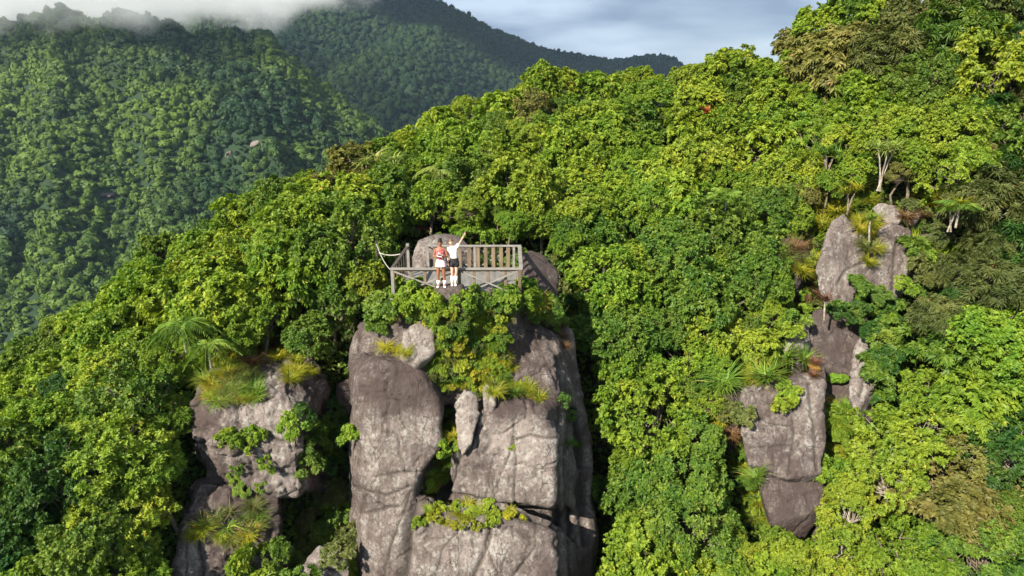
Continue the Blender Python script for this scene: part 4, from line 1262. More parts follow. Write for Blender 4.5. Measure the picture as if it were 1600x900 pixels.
def tri_from_quads(F):
    return np.vstack([F[:, [0, 1, 2]], F[:, [0, 2, 3]]])

SMALL = {}
SMALL['fern'] = []
for v in range(4):
    r = np.random.RandomState(50 + v)
    V, F, T = arch_blades(r, 230, 0.74, 0.032, rise=1.3, seg=5)
    SMALL['fern'].append(np_mesh('fern_blades', V, F, [LM['fern']], attrs={'tint': ('FACE', T)}))
SMALL['straps'] = []
for v in range(3):
    r = np.random.RandomState(70 + v)
    V, F, T = arch_blades(r, 46, 0.95, 0.055, rise=1.35, seg=5)
    SMALL['straps'].append(np_mesh('strap_leaves', V, F, [LM['palm']], attrs={'tint': ('FACE', T)}))
SMALL['shrub'] = []
for v in range(5):
    r = np.random.RandomState(90 + v)
    P, D, cen, rad = crown_points(r, 8 + 3 * (v % 3), 0.5 + .3 * (v % 2), 0.44, 0.13, 260, under=-0.2, cl=16.0, csize=0.12)
    n = len(P); up = unit(D + np.array([0, 0, 0.5]) + 0.4 * r.normal(size=D.shape))
    ax = unit(np.cross(up, r.normal(size=up.shape))); ay = np.cross(up, ax)
    VV, TT = [], []; tw = r.rand(n)
    for j in range(6):
        th = j * 1.047 + r.rand(n) * .7
        rd = ax * np.cos(th)[:, None] + ay * np.sin(th)[:, None]
        d = unit(rd * 0.8 + up * 0.5)
        VV.append(kite(P, d, unit(np.cross(np.cross(d, up), d)), 0.12 * (0.7 + .6 * r.rand(n)), 0.055 * (0.7 + .6 * r.rand(n)), .22, .15))
        TT.append(np.clip(.3 * r.rand(n) + .65 * tw, 0, 1))
    V = np.vstack(VV).reshape(-1, 3); T = np.concatenate(TT)
    b = np.arange(len(T))[:, None] * 4
    SMALL['shrub'].append(np_mesh('shrub_leaves', V + np.array([0, 0, .16]), np.vstack([b + np.array([0, 1, 2]), b + np.array([0, 2, 3])]), [LM['mid']], attrs={'tint': ('FACE', np.r_[T, T])}))
tv, tf = tube_np([[0, 0, -0.5], [0.02, 0, -.1], [0, 0.02, .2]], 0.02, 0.01, 5)
SHRUB_STEM = np_mesh('shrub_stem', tv, tf, [BARK])

from mathutils.bvhtree import BVHTree
_bv, _bf, _o = [], [], 0
for ob in list(COL.objects):
    if ob.type == 'MESH' and ob.parent is None and (ob.name.split('.')[0] in ('boulder', 'rock_slab', 'granite_tower', 'ground')):
        mw = Matrix.Translation(ob.location)
        _bv += [mw @ v.co for v in ob.data.vertices]
        _bf += [tuple(i + _o for i in dict.fromkeys(p.vertices)) for p in ob.data.polygons]
        _o += len(ob.data.vertices)
BVH = BVHTree.FromPolygons(_bv, _bf)
def hit(px, py):
    d = W(px, py, 1.0).normalized()
    r = BVH.ray_cast(Vector((0, 0, 0)), d, 200)
    return r[0], r[1]

WORDN = dict(fern=('fern_clump', 'fern'), straps=('strap_leaf_plant', 'strap leaf plant'), shrub=('shrub', 'shrub'))
SMALL_LIST = []
def small(kind, px, py, sc, tone, where, front=0.0, who=None, ray=True):
    p, nrm = hit(px, py)
    if p is None or not ray:
        p = surf(px, py); nrm = Vector((0, -.5, .8))
    p = p * (1 - front / p.length)
    SMALL_LIST.append((kind, p, nrm, sc, tone, px, py, where, who))

def fill(kind, poly, n, smin, smax, tones, where, seed, front=0.05, mind=11, nmin=None):
    r = random.Random(seed); xs = [p[0] for p in poly]; ys_ = [p[1] for p in poly]; got = []
    for _ in range(n * 30):
        x, y = r.uniform(min(xs), max(xs)), r.uniform(min(ys_), max(ys_))
        if not in_poly(x, y, poly) or any(math.hypot(x - a, y - b) < mind for a, b in got): continue
        got.append((x, y))
        small(kind if isinstance(kind, str) else r.choice(kind), x, y, r.uniform(smin, smax), r.choice(tones), where, front)
        if len(got) >= n: break

# on the granite tower
fill('shrub', [(598, 463), (682, 468), (682, 480), (598, 480)], 8, 0.6, 0.85, ['bright', 'mid', 'yellow'], 'along the front left edge of the platform', 51, 0.12, 9)
fill('shrub', [(726, 468), (790, 467), (790, 480), (726, 480)], 7, 0.6, 0.85, ['bright', 'mid', 'yellow'], 'along the front right edge of the platform', 52, 0.12, 8)
TOP = [(596, 476), (640, 468), (676, 482), (734, 486), (744, 480), (790, 478), (806, 478), (806, 488), (786, 508), (790, 560), (800, 590), (770, 606), (700, 606), (660, 585), (680, 560), (684, 512), (632, 496), (600, 500)]
fill(['shrub', 'shrub', 'shrub', 'fern'], TOP, 125, 0.42, 0.72, ['bright', 'bright', 'mid', 'yellow', 'fern', 'olive'], 'in the thicket on top of the granite tower', 1, 0.005, 8)
fill('shrub', [(590, 462), (640, 455), (660, 470), (600, 486)], 7, 0.8, 1.2, ['bright', 'mid'], 'under the left corner of the platform', 2, 0.2, 10)
fill('shrub', [(792, 440), (804, 428), (822, 440), (828, 480), (800, 486), (788, 476)], 9, 0.7, 0.95, ['bright', 'yellow', 'bright'], 'against the right end of the front railing', 3, 0.5, 12)
fill('fern', [(640, 560), (690, 590), (660, 575), (625, 555), (600, 540), (640, 545)], 4, 0.5, 0.8, ['fern'], 'beside the pale rounded stone on the tower', 4, 0.0, 14)
fill('fern', [(780, 540), (815, 570), (828, 612), (796, 620), (750, 620), (770, 590)], 9, 0.5, 0.9, ['fern', 'palm'], 'on the brown dome of the tower', 5, 0.0, 13)
fill(['shrub', 'fern'], [(700, 640), (716, 650), (712, 700), (694, 760), (668, 772), (656, 756), (676, 720), (694, 680)], 22, 0.45, 0.8, ['yellow', 'bright', 'mid', 'fern'], 'in the steep gully down the tower face', 6, 0.0, 11)
fill(['fern', 'shrub'], [(650, 800), (700, 782), (800, 792), (804, 816), (740, 826), (656, 826)], 20, 0.35, 0.65, ['fern', 'fern', 'yellow'], 'on the ledge across the tower', 7, 0.0, 12)
small('fern', 722, 806, 0.8, 'fern', 'the largest tuft on the ledge across the tower', 0, 'big yellow fern tuft with orange leaves in the middle of the tower ledge')
small('fern', 842, 622, 0.7, 'fern', 'on the sharp shoulder of the tower')
small('shrub', 800, 700, 0.28, 'yellow', 'in the vertical crack of the tower')
fill('fern', [(855, 500), (890, 520), (888, 560), (866, 540)], 3, 0.5, 0.7, ['fern', 'rust'], 'on the shaded right shoulder of the tower', 8, 0, 14)
fill(['shrub', 'fern'], [(876, 620), (900, 640), (906, 700), (884, 690)], 4, 0.45, 0.7, ['mid', 'dark'], 'on the shaded right side of the tower', 9, 0, 16)
fill('shrub', [(580, 490), (600, 478), (606, 510), (590, 520)], 4, 0.6, .9, ['bright', 'mid'], 'on the top left corner of the tower', 10, 0, 14)
fill(['shrub', 'fern'], [(820, 472), (850, 468), (890, 490), (892, 512), (850, 506), (815, 500)], 13, 0.7, 1.0, ['bright', 'mid', 'fern'], 'below the dark boulder at the platform end', 50, 0.3, 13)
# left outcrop
fill('fern', [(322, 590), (345, 568), (402, 582), (404, 620), (360, 636), (322, 620)], 20, 0.6, 1.0, ['fern', 'palm', 'palm', 'olive'], 'on top of the big square boulder', 11, 0.0, 13)
fill('fern', [(440, 568), (470, 560), (492, 572), (486, 590), (450, 596)], 5, 0.6, 0.95, ['fern'], 'on the right corner of the big square boulder', 12, 0.0, 13)
fill(['fern', 'shrub'], [(365, 550), (440, 535), (450, 560), (400, 570), (350, 575)], 9, 0.7, 1.1, ['rust', 'olive', 'fern'], 'in the rusty patch behind the big square boulder', 13, 0.2, 13)
fill('shrub', [(342, 676), (405, 682), (408, 698), (352, 700)], 6, 0.45, 0.7, ['bright', 'yellow'], 'on the ledge of the big square boulder', 14, 0.0, 12)
fill('shrub', [(350, 730), (420, 728), (418, 770), (380, 768)], 5, 0.45, 0.75, ['bright', 'mid'], 'in the gap between the two left boulders', 15, 0.0, 14)
fill(['shrub'], [(460, 650), (520, 640), (556, 660), (555, 720), (500, 740), (462, 720)], 14, 0.7, 1.2, ['mid', 'dark', 'bright'], 'in the shade right of the big square boulder', 16, 0.5, 16)
fill(['fern', 'straps'], [(340, 800), (395, 790), (410, 830), (390, 862), (335, 850)], 12, 0.55, .95, ['fern', 'olive', 'palm'], 'on the split rock below the square boulder', 17, 0.0, 14)
fill('fern', [(300, 820), (322, 822), (320, 850), (300, 850)], 2, 0.7, .9, ['fern'], 'in the crack of the split rock', 18, 0.0, 12)
fill('shrub', [(500, 780), (548, 770), (556, 880), (545, 900), (500, 850), (470, 860)], 14, 0.8, 1.3, ['bright', 'mid', 'olive'], 'at the left foot of the granite tower', 19, 0.5, 15)
fill('shrub', [(380, 880), (480, 860), (470, 930), (380, 940)], 8, 0.9, 1.3, ['mid', 'bright'], 'at the bottom between the split rock and the tower', 20, 0.5, 18)
fill('fern', [(540, 880), (562, 890), (570, 930), (545, 930)], 3, 0.7, .9, ['fern'], 'hugging the foot of the granite tower', 21, 0.2, 12)
fill('fern', [(290, 560), (320, 556), (316, 600), (294, 600)], 3, 0.6, .8, ['palm', 'fern'], 'at the left end of the big square boulder', 22, 0.3, 14)
# behind the platform
fill('shrub', [(600, 340), (650, 330), (660, 366), (604, 400)], 7, 0.7, 1.1, ['mid', 'dark', 'olive', 'rust'], 'behind the rope left of the platform', 23, 0.6, 14)
fill('shrub', [(700, 345), (812, 350), (818, 378), (720, 372)], 12, 0.8, 1.3, ['bright', 'mid', 'yellow'], 'behind the back railing of the platform', 24, 1.2, 16)
fill('shrub', [(868, 400), (900, 420), (912, 500), (880, 480)], 7, 0.8, 1.2, ['mid', 'dark', 'olive'], 'right of the dark boulder beside the platform', 25, 0.6, 16)
fill(['fern', 'shrub'], [(920, 440), (960, 440), (950, 490), (925, 480)], 4, 0.8, 1.1, ['rust', 'olive'], 'in the brown hollow right of the dark boulder', 26, 0.6, 16)
# right cliffs
C1 = 'above the smooth slabs of the right cliff'
fill(['straps', 'fern', 'fern'], [(1205, 300), (1280, 290), (1360, 290), (1365, 318), (1300, 340), (1270, 380), (1215, 365)], 26, 1.1, 1.7, ['fern', 'palm', 'fern', 'yellow'], C1, 30, 0.6, 16)
fill(['fern', 'straps'], [(1440, 290), (1540, 290), (1545, 330), (1450, 322)], 16, 1.2, 1.7, ['fern', 'palm'], 'right of the wedge shaped stone', 31, 0.6, 17)
fill(['fern'], [(1340, 345), (1366, 338), (1372, 380), (1356, 440), (1340, 380)], 8, 0.7, 1.1, ['fern', 'fern', 'olive'], 'in the groove between the two smooth slabs', 32, 0.2, 13)
fill(['fern', 'shrub'], [(1400, 320), (1425, 310), (1500, 345), (1460, 375), (1425, 365)], 16, 0.7, 1.1, ['rust', 'rust', 'olive'], 'in the red brown patch by the smooth slabs', 33, 0.1, 13)
fill(['fern', 'shrub'], [(1215, 350), (1270, 350), (1282, 470), (1262, 480), (1245, 440), (1212, 400)], 16, 0.8, 1.3, ['rust', 'fern', 'olive'], 'left of the smooth slabs', 34, 0.1, 15)
fill(['fern'], [(1120, 575), (1200, 565), (1262, 560), (1266, 585), (1210, 596), (1130, 604)], 22, 1.1, 1.6, ['fern', 'palm', 'fern'], 'drooping above the cracked brown slab', 35, 0.4, 15)
fill(['shrub'], [(1205, 600), (1252, 600), (1250, 640), (1215, 640)], 4, 0.5, 0.8, ['yellow', 'bright'], 'in front of the cracked brown slab', 36, 0.1, 13)
fill(['fern', 'shrub'], [(1110, 620), (1160, 650), (1158, 680), (1118, 690)], 7, 0.7, 1.0, ['fern', 'rust', 'olive'], 'left of the cracked brown slab', 37, 0.2, 15)
fill('shrub', [(1300, 480), (1385, 478), (1395, 530), (1360, 520), (1310, 502)], 12, 0.7, 1.0, ['dark', 'dark', 'mid'], 'forming the dark bush across the right cliff', 38, 0.8, 14)
fill('shrub', [(1336, 445), (1365, 460), (1400, 466), (1390, 490), (1340, 480)], 6, 0.8, 1.2, ['mid', 'bright'], 'at the foot of the two smooth slabs', 39, 0.5, 14)
fill(['shrub', 'fern'], [(1290, 640), (1330, 620), (1345, 660), (1300, 700), (1290, 670)], 12, 0.6, .9, ['yellow', 'yellow', 'bright'], 'beside the moss cushion on the right cliff', 40, 0.6, 14)
fill(['fern'], [(1262, 585), (1275, 560), (1278, 600)], 2, 0.5, .7, ['rust', 'fern'], 'between the grey block and the moss cushion', 41, 0.1, 12)
fill('straps', [(1276, 462), (1300, 458), (1296, 478)], 1, 0.8, .9, ['rust'], 'dry strap leaf plant below the left smooth slab', 42, 0.2, 12)
fill(['shrub', 'fern'], [(1425, 380), (1470, 370), (1500, 400), (1440, 470), (1400, 470)], 12, 0.9, 1.3, ['olive', 'mid', 'bright'], 'right of the right smooth slab', 45, 0.5, 15)
fill(['shrub'], [(1210, 450), (1262, 470), (1250, 500), (1222, 545), (1205, 520)], 9, 0.9, 1.3, ['mid', 'bright'], 'above the grey upright block', 46, 0.5, 14)
fill(['shrub'], [(1375, 540), (1400, 560), (1380, 640), (1350, 640)], 8, 0.9, 1.3, ['dark', 'mid', 'bright'], 'right of the pale streaked rib', 47, 0.4, 14)
fill(['shrub', 'fern'], [(1290, 690), (1310, 680), (1310, 800), (1288, 810)], 9, 0.8, 1.2, ['bright', 'yellow', 'fern'], 'along the right edge of the cracked slab', 48, 0.4, 14)
fill(['shrub', 'fern'], [(1140, 680), (1165, 700), (1205, 810), (1180, 815), (1140, 720)], 9, 0.8, 1.2, ['bright', 'mid', 'fern'], 'along the left edge of the cracked slab', 49, 0.4, 14)
# open places on the slopes
fill(['fern', 'straps', 'fern'], [(1110, 260), (1240, 240), (1300, 290), (1210, 330), (1130, 320)], 12, 0.9, 1.4, ['fern', 'palm', 'olive'], 'among the trees left of the right cliff', 43, 1.6, 26)
fill(['straps'], [(1260, 210), (1320, 220), (1330, 270), (1270, 265)], 4, 1.2, 1.6, ['palm'], 'below the spiky trees of the right hill', 44, 2.0, 22)

by = {}
for i, it in enumerate(SMALL_LIST):
    by.setdefault((it[0], it[4], it[7]), []).append(i)
ORD = ['', 'second', 'third', 'fourth', 'fifth', 'sixth', 'seventh', 'eighth', 'ninth', 'tenth', 'eleventh', 'twelfth', 'thirteenth', 'fourteenth', 'fifteenth', 'sixteenth', 'seventeenth', 'eighteenth', 'nineteenth', 'twentieth']
def ordinal(k, n):
    """a phrase for the k-th from the left of n"""
    if n == 1: return ''
    if n == 2: return ('left-hand', 'right-hand')[k]
    if k == 0: return 'leftmost'
    if k == n - 1: return 'rightmost'
    if n == 3: return 'middle'
    if k < n / 2: return ORD[k] + ' from left'
    return ORD[n - 1 - k] + ' from right'
TW = dict(TONEW, palmpale='pale green', fern='yellow', rust='rusty', palm='light green', red='red')
for key, ids in by.items():
    ids.sort(key=lambda i: SMALL_LIST[i][5])
    for k, i in enumerate(ids):
        kind, p, nrm, sc, tone, px, py, where, who = SMALL_LIST[i]
        rr2 = random.Random(i * 7 + 1)
        nm, wd_ = WORDN[kind]
        lab = who or ' '.join(('%s %s %s %s' % (ordinal(k, len(ids)), TW[tone], wd_, where)).split())
        me = rr2.choice(SMALL[kind])
        e = Euler((0, 0, rr2.uniform(0, 6.28)))
        up = (Vector((0, 0, 1)) + Vector(nrm) * 0.6).normalized()
        q = up.to_track_quat('Z', 'Y') @ e.to_quaternion()
        if kind == 'shrub':
            t = empty(nm, p); t.rotation_mode = 'QUATERNION'; t.rotation_quaternion = q; t.scale = (sc * rr2.uniform(.85, 1.3), sc * rr2.uniform(.8, 1.2), sc * rr2.uniform(.7, 1.25))
            a = link('leaves', me, t); a.material_slots[0].link = 'OBJECT'; a.material_slots[0].material = LM[tone]
            link('stem', SHRUB_STEM, t)
        else:
            t = link(nm, me, loc=p); t.rotation_mode = 'QUATERNION'; t.rotation_quaternion = q; t.scale = (sc,) * 3
            t.material_slots[0].link = 'OBJECT'; t.material_slots[0].material = LM[tone]
        tag(t, lab, 'fern' if kind == 'fern' else 'shrub' if kind == 'shrub' else 'plant', 'small plants ' + where)
print('small plants', len(SMALL_LIST))

# palms, screw pines and single plants one can tell apart
def palm(px, py, Y, h, fl, nf, seed, label, tone='palm', leaf=0.36, lean=(0, 0), trunk_r=0.05, name='palm', sag=.6):
    r = np.random.RandomState(seed)
    Y = min(Y, float(ridge_depth(px, py + 20)[0]) - 1.2)
    p = W(px, py, Y)
    t = empty(name, (p.x - lean[0], p.y - lean[1], p.z - h)); tag(t, label, 'palm' if name == 'palm' else 'plant')
    tv, tf = tube_np([[0, 0, -0.4], [lean[0] * .3, lean[1] * .3, h * .5], [lean[0], lean[1], h]], trunk_r, trunk_r * .7, 7)
    link('trunk', np_mesh('trunk', tv, tf, [BARKP], smooth=True), t)
    for k in range(nf):
        V, F, pts = frond(r, np.array([lean[0], lean[1], h]), 2 * math.pi * k / nf + r.uniform(-.25, .25), r.uniform(0.25, 1.25), fl * r.uniform(.8, 1.1), 22, leaf, sag, 0.05)
        sv, sf = tube_np(pts, 0.014, 0.004, 4)
        V2 = np.vstack([V, sv]); F2 = np.vstack([F, tri_from_quads(sf) + len(V)])
        T = np.r_[np.clip(r.rand(len(F)) * .9, 0, 1), np.full(2 * len(sf), 0.7)]
        link('frond', np_mesh('frond', V2, F2, [LM[tone]], attrs={'tint': ('FACE', T)}), t)
    return t
palm(686, 268, 40, 2.2, 1.5, 9, 2, 'palm with broad hanging fronds above the platform', sag=1.15, leaf=.42, tone='palmpale')
palm(285, 512, 25.2, .6, 1.6, 11, 3, 'fan of palm fronds on the left slope above the square boulder', sag=1.1, leaf=.42)
palm(325, 540, 24.9, .5, 1.1, 9, 4, 'low palm just left of the rusty patch behind the square boulder', sag=1.1)
palm(1135, 306, 31.8, .8, 0.9, 9, 5, 'blue-green palm tuft among the trees in the middle of the right slope')
palm(1500, 322, 29.4, .5, 1.0, 8, 6, 'dark palm tuft at the right end of the rock shelf', tone='mid')
def pandan(px, py, Y, h, heads, seed, label, tone='palm', pale=True, hs=1.0):
    r = np.random.RandomState(seed); p = W(px, py, min(Y, float(ridge_depth(px, py + 20)[0]) - .9))
    t = empty('screwpine', (p.x, p.y, p.z - h)); tag(t, label, 'plant')
    parts, o = [], 0; V, F = [], []
    for k in range(heads):
        a = 2 * math.pi * k / heads + r.uniform(-.4, .4); sp = 0 if heads == 1 else .35 * h ** .5
        top = np.array([math.cos(a) * sp, math.sin(a) * sp, h + r.uniform(-.15, .15)])
        v, f = tube_np([[r.uniform(-.1, .1), 0, -.5], [top[0] * .3, top[1] * .3, h * .35], [top[0] * .6, top[1] * .7, h * .75], top], .04, .03, 6)
        V.append(v); F.append(f + o); o += len(v)
        bv, bf, T = arch_blades(r, 54, .72 * hs, .055 * hs ** .5, rise=1.3, seg=5, spreadz=.5 if hs < 1.25 else .8)
        bl = link('leaf_head', np_mesh('leaf_head', bv + top, bf, [LM[tone]], attrs={'tint': ('FACE', T)}), t)
    link('stem', np_mesh('stem', np.vstack(V), np.vstack(F), [BARKP if pale else BARK], smooth=True), t)
pandan(604, 250, 40, 1.7, 2, 21, 'tall pale screwpine with drooping strap leaves on the ridge behind the platform', hs=1.5, tone='palmpale')
pandan(572, 256, 40, 1.5, 1, 22, 'smaller drooping screwpine left of the tall pale one on the ridge', hs=1.3, tone='palmpale')
pandan(1384, 236, 31.2, 1.3, 4, 1, 'screwpine on forked pale stilts above the wedge shaped stone', hs=1.3, tone='palmpale')
pandan(1296, 238, 32.0, 1.0, 3, 2, 'light green spiky plant on the slope left of the stilted screwpine', hs=1.2, pale=False)
pandan(1330, 300, 30.4, .5, 2, 3, 'spiky plant hanging over the top of the left smooth slab', pale=False, tone='fern')
pandan(1360, 345, 29.6, .4, 1, 4, 'bright strap leaf rosette between the wedge stone and the left smooth slab')
pandan(1490, 325, 29.4, .5, 2, 5, 'spiky yellow-green plant standing on the red brown patch', tone='fern')
pandan(1290, 468, 28.3, .4, 1, 6, 'dry grey-brown rosette at the lower left tip of the left smooth slab', tone='rust')
r = np.random.RandomState(9)
bv, bf, T = arch_blades(r, 60, .55, .06, rise=1.4, seg=3, spreadz=.25)
o = link('red_leaved_plant', np_mesh('red_leaved_plant', bv, bf, [LM['red']], attrs={'tint': ('FACE', T)}), loc=W(1103, 176, 38.5)); tag(o, 'single red leaved plant sticking out of the green canopy near the skyline', 'plant')
# moss cushions
MMOSS = leaf_mat('moss', (0.08, 0.14, 0.015), (0.16, 0.24, 0.022), trans=0, rough=.9, spec=.1)
MMOSSO = leaf_mat('moss_orange', (0.13, 0.10, 0.02), (0.24, 0.15, 0.03), trans=0, rough=.9, spec=.1)
for (qx, qy, Y, sx, sz, mt, lb, sd_) in ((1306, 588, 26.3, .48, .30, MMOSS, 'round bright green moss cushion in the niche of the right cliff', 1), (1297, 624, 25.8, .28, .20, MMOSSO, 'orange moss cushion just below the green one on the right cliff', 2), (1272, 572, 26.4, .20, .10, MMOSSO, 'small ochre moss pad left of the green cushion', 3)):
    bm = bmesh.new(); bmesh.ops.create_icosphere(bm, subdivisions=5, radius=1)
    v = np.array([q.co[:] for q in bm.verts]); f = np.array([[q.index for q in ff.verts] for ff in bm.faces]); bm.free()
    Y = hit(qx, qy)[0].y + .05
    v = v * (1 + .35 * fbm(v * 1.6 + sd_, 3, 4) + .30 * fbm(v * 7, 4, 5, .7))[:, None] * np.array([sx, .4, sz * .8]); v[:, 2] -= .25 * v[:, 0] ** 2
    o = link('moss_cushion', np_mesh('moss_cushion', v, f, [mt], smooth=True, attrs={'tint': ('FACE', np.clip(.5 + fbm(v[f[:, 0]] * 8, 3, 6), 0, 1))}), loc=W(qx, qy, Y)); tag(o, lb, 'moss')

# ------------------------------------------------------------------ the two women
def skin_mesh(bmj, levels=2):
    """joints: dict name -> (x,y,z,r); edges: list of pairs; first joint is the root"""
    J, E = bmj
    names = list(J)
    me = bpy.data.meshes.new('t')
    me.from_pydata([J[k][:3] for k in names], [(names.index(a), names.index(b)) for a, b in E], [])
    o = bpy.data.objects.new('t', me); COL.objects.link(o)
    o.modifiers.new('s', 'SKIN')
    for i, k in enumerate(names):
        r = J[k][3]
        me.skin_vertices[0].data[i].radius = (r, r) if not isinstance(r, tuple) else r
        me.skin_vertices[0].data[i].use_root = (i == 0)
    sb = o.modifiers.new('u', 'SUBSURF'); sb.levels = levels; sb.render_levels = levels
    dg = bpy.context.evaluated_depsgraph_get(); dg.update()
    out_ = bpy.data.meshes.new_from_object(o.evaluated_get(dg))
    bpy.data.objects.remove(o, do_unlink=True)
    return out_

def hand(wr, dirv, palmn, curl, J, E, tagk, wname):
    """five separate fingers rooted in the palm: returns joint sets for the finger chains"""
    d = Vector(dirv).normalized(); n = Vector(palmn).normalized(); s = d.cross(n).normalized()
    w = Vector(wr)
    J['palm' + tagk] = (*(w + d * .055), .024); E.append((wname, 'palm' + tagk))
    chains = []
    for k, (off, ln) in enumerate(((-.026, .058), (-.009, .068), (.009, .064), (.025, .050))):
        a = w + d * .05 + s * off * .8
        b = w + d * .092 + s * off
        c = b + (d * math.cos(curl) + n * math.sin(curl)) * ln * .55
        e = c + (d * math.cos(curl * 2) + n * math.sin(curl * 2)) * ln * .45
        chains.append([(*a, .011), (*b, .0095), (*c, .0085), (*e, .007)])
    a = w + d * .02 - s * .012; b = a + (-s * .7 + d * .6 + n * .2).normalized() * .045; c = b + (-s * .25 + d * .9 + n * .3).normalized() * .032
    chains.append([(*a, .012), (*b, .011), (*c, .008)])
    return chains

def join_meshes(ms, mat, name):
    bm = bmesh.new()
    for m_ in ms: bm.from_mesh(m_)
    me = bpy.data.meshes.new(name); bm.to_mesh(me); bm.free(); me.materials.append(mat)
    for p in me.polygons: p.use_smooth = True
    return me

def ring_garment(name, rings, mat, parent, n=28, wave=0.0, cap=False, seed=0):
    """open garment from (z, rx, ry, cx, cy) rings, with thickness"""
    V, F = [], []
    for j, (z, rx, ry, cx, cy) in enumerate(rings):
        for k in range(n):
            t = 2 * math.pi * k / n; q = 1 + wave * math.sin(t * 7 + seed + j * .4) * (j / len(rings))
            V.append((cx + rx * q * math.cos(t), cy + ry * q * math.sin(t), z))
    for j in range(len(rings) - 1):
        for k in range(n):
            F.append((j * n + k, j * n + (k + 1) % n, (j + 1) * n + (k + 1) % n, (j + 1) * n + k))
    me = bpy.data.meshes.new(name); me.from_pydata(V, [], F); me.materials.append(mat)
    for p in me.polygons: p.use_smooth = True
    o = link(name, me, parent)
    s = o.modifiers.new('t', 'SOLIDIFY'); s.thickness = .012; s.offset = 1
    s = o.modifiers.new('u', 'SUBSURF'); s.levels = 1; s.render_levels = 1
    return o

M_SK1 = plain('skin_brown', (0.30, 0.125, 0.065), 0.5, .08, 8, bump=0); M_SK2 = plain('skin_light', (0.62, 0.40, 0.29), 0.5, .06, 8, bump=0)
M_HAIRB = plain('hair_black', (0.012, 0.010, 0.009), 0.6, .4, 60); M_HAIRL = plain('hair_brown', (0.17, 0.09, 0.05), 0.55, .3, 60)
M_WHITE = plain('white_cloth', (0.80, 0.78, 0.76), 0.85, .04, 10); M_PINKW = plain('pink_white_cloth', (0.82, 0.66, 0.68), 0.85, .06, 10)
M_BLACK = plain('black_cloth', (0.022, 0.020, 0.024), 0.8, .2, 10); M_EYE = plain('eye', (0.02, 0.015, 0.012), 0.3, .1); M_LIP = plain('lips', (0.40, 0.10, 0.09), 0.5, .1)
M_FLORAL, t_, p_ = new_mat('floral_red')
vn = t_.nodes.new('ShaderNodeTexVoronoi'); vn.inputs['Scale'].default_value = 22
rr3 = t_.nodes.new('ShaderNodeValToRGB'); rr3.color_ramp.interpolation = 'CONSTANT'
for pos, c in ((0.0, (0.45, 0.07, 0.08, 1)), (0.45, (0.62, 0.16, 0.16, 1)), (0.72, (0.75, 0.6, 0.6, 1)), (0.85, (0.12, 0.05, 0.12, 1))):
    e = rr3.color_ramp.elements[0] if pos == 0 else rr3.color_ramp.elements.new(pos)
    e.color = c
rr3.color_ramp.elements[-1].position = 0.97
tcx = t_.nodes.new('ShaderNodeTexCoord'); t_.links.new(tcx.outputs['Object'], vn.inputs['Vector'])
t_.links.new(vn.outputs['Color'], rr3.inputs['Fac']); t_.links.new(rr3.outputs[0], p_.inputs['Base Color']); p_.inputs['Roughness'].default_value = .85

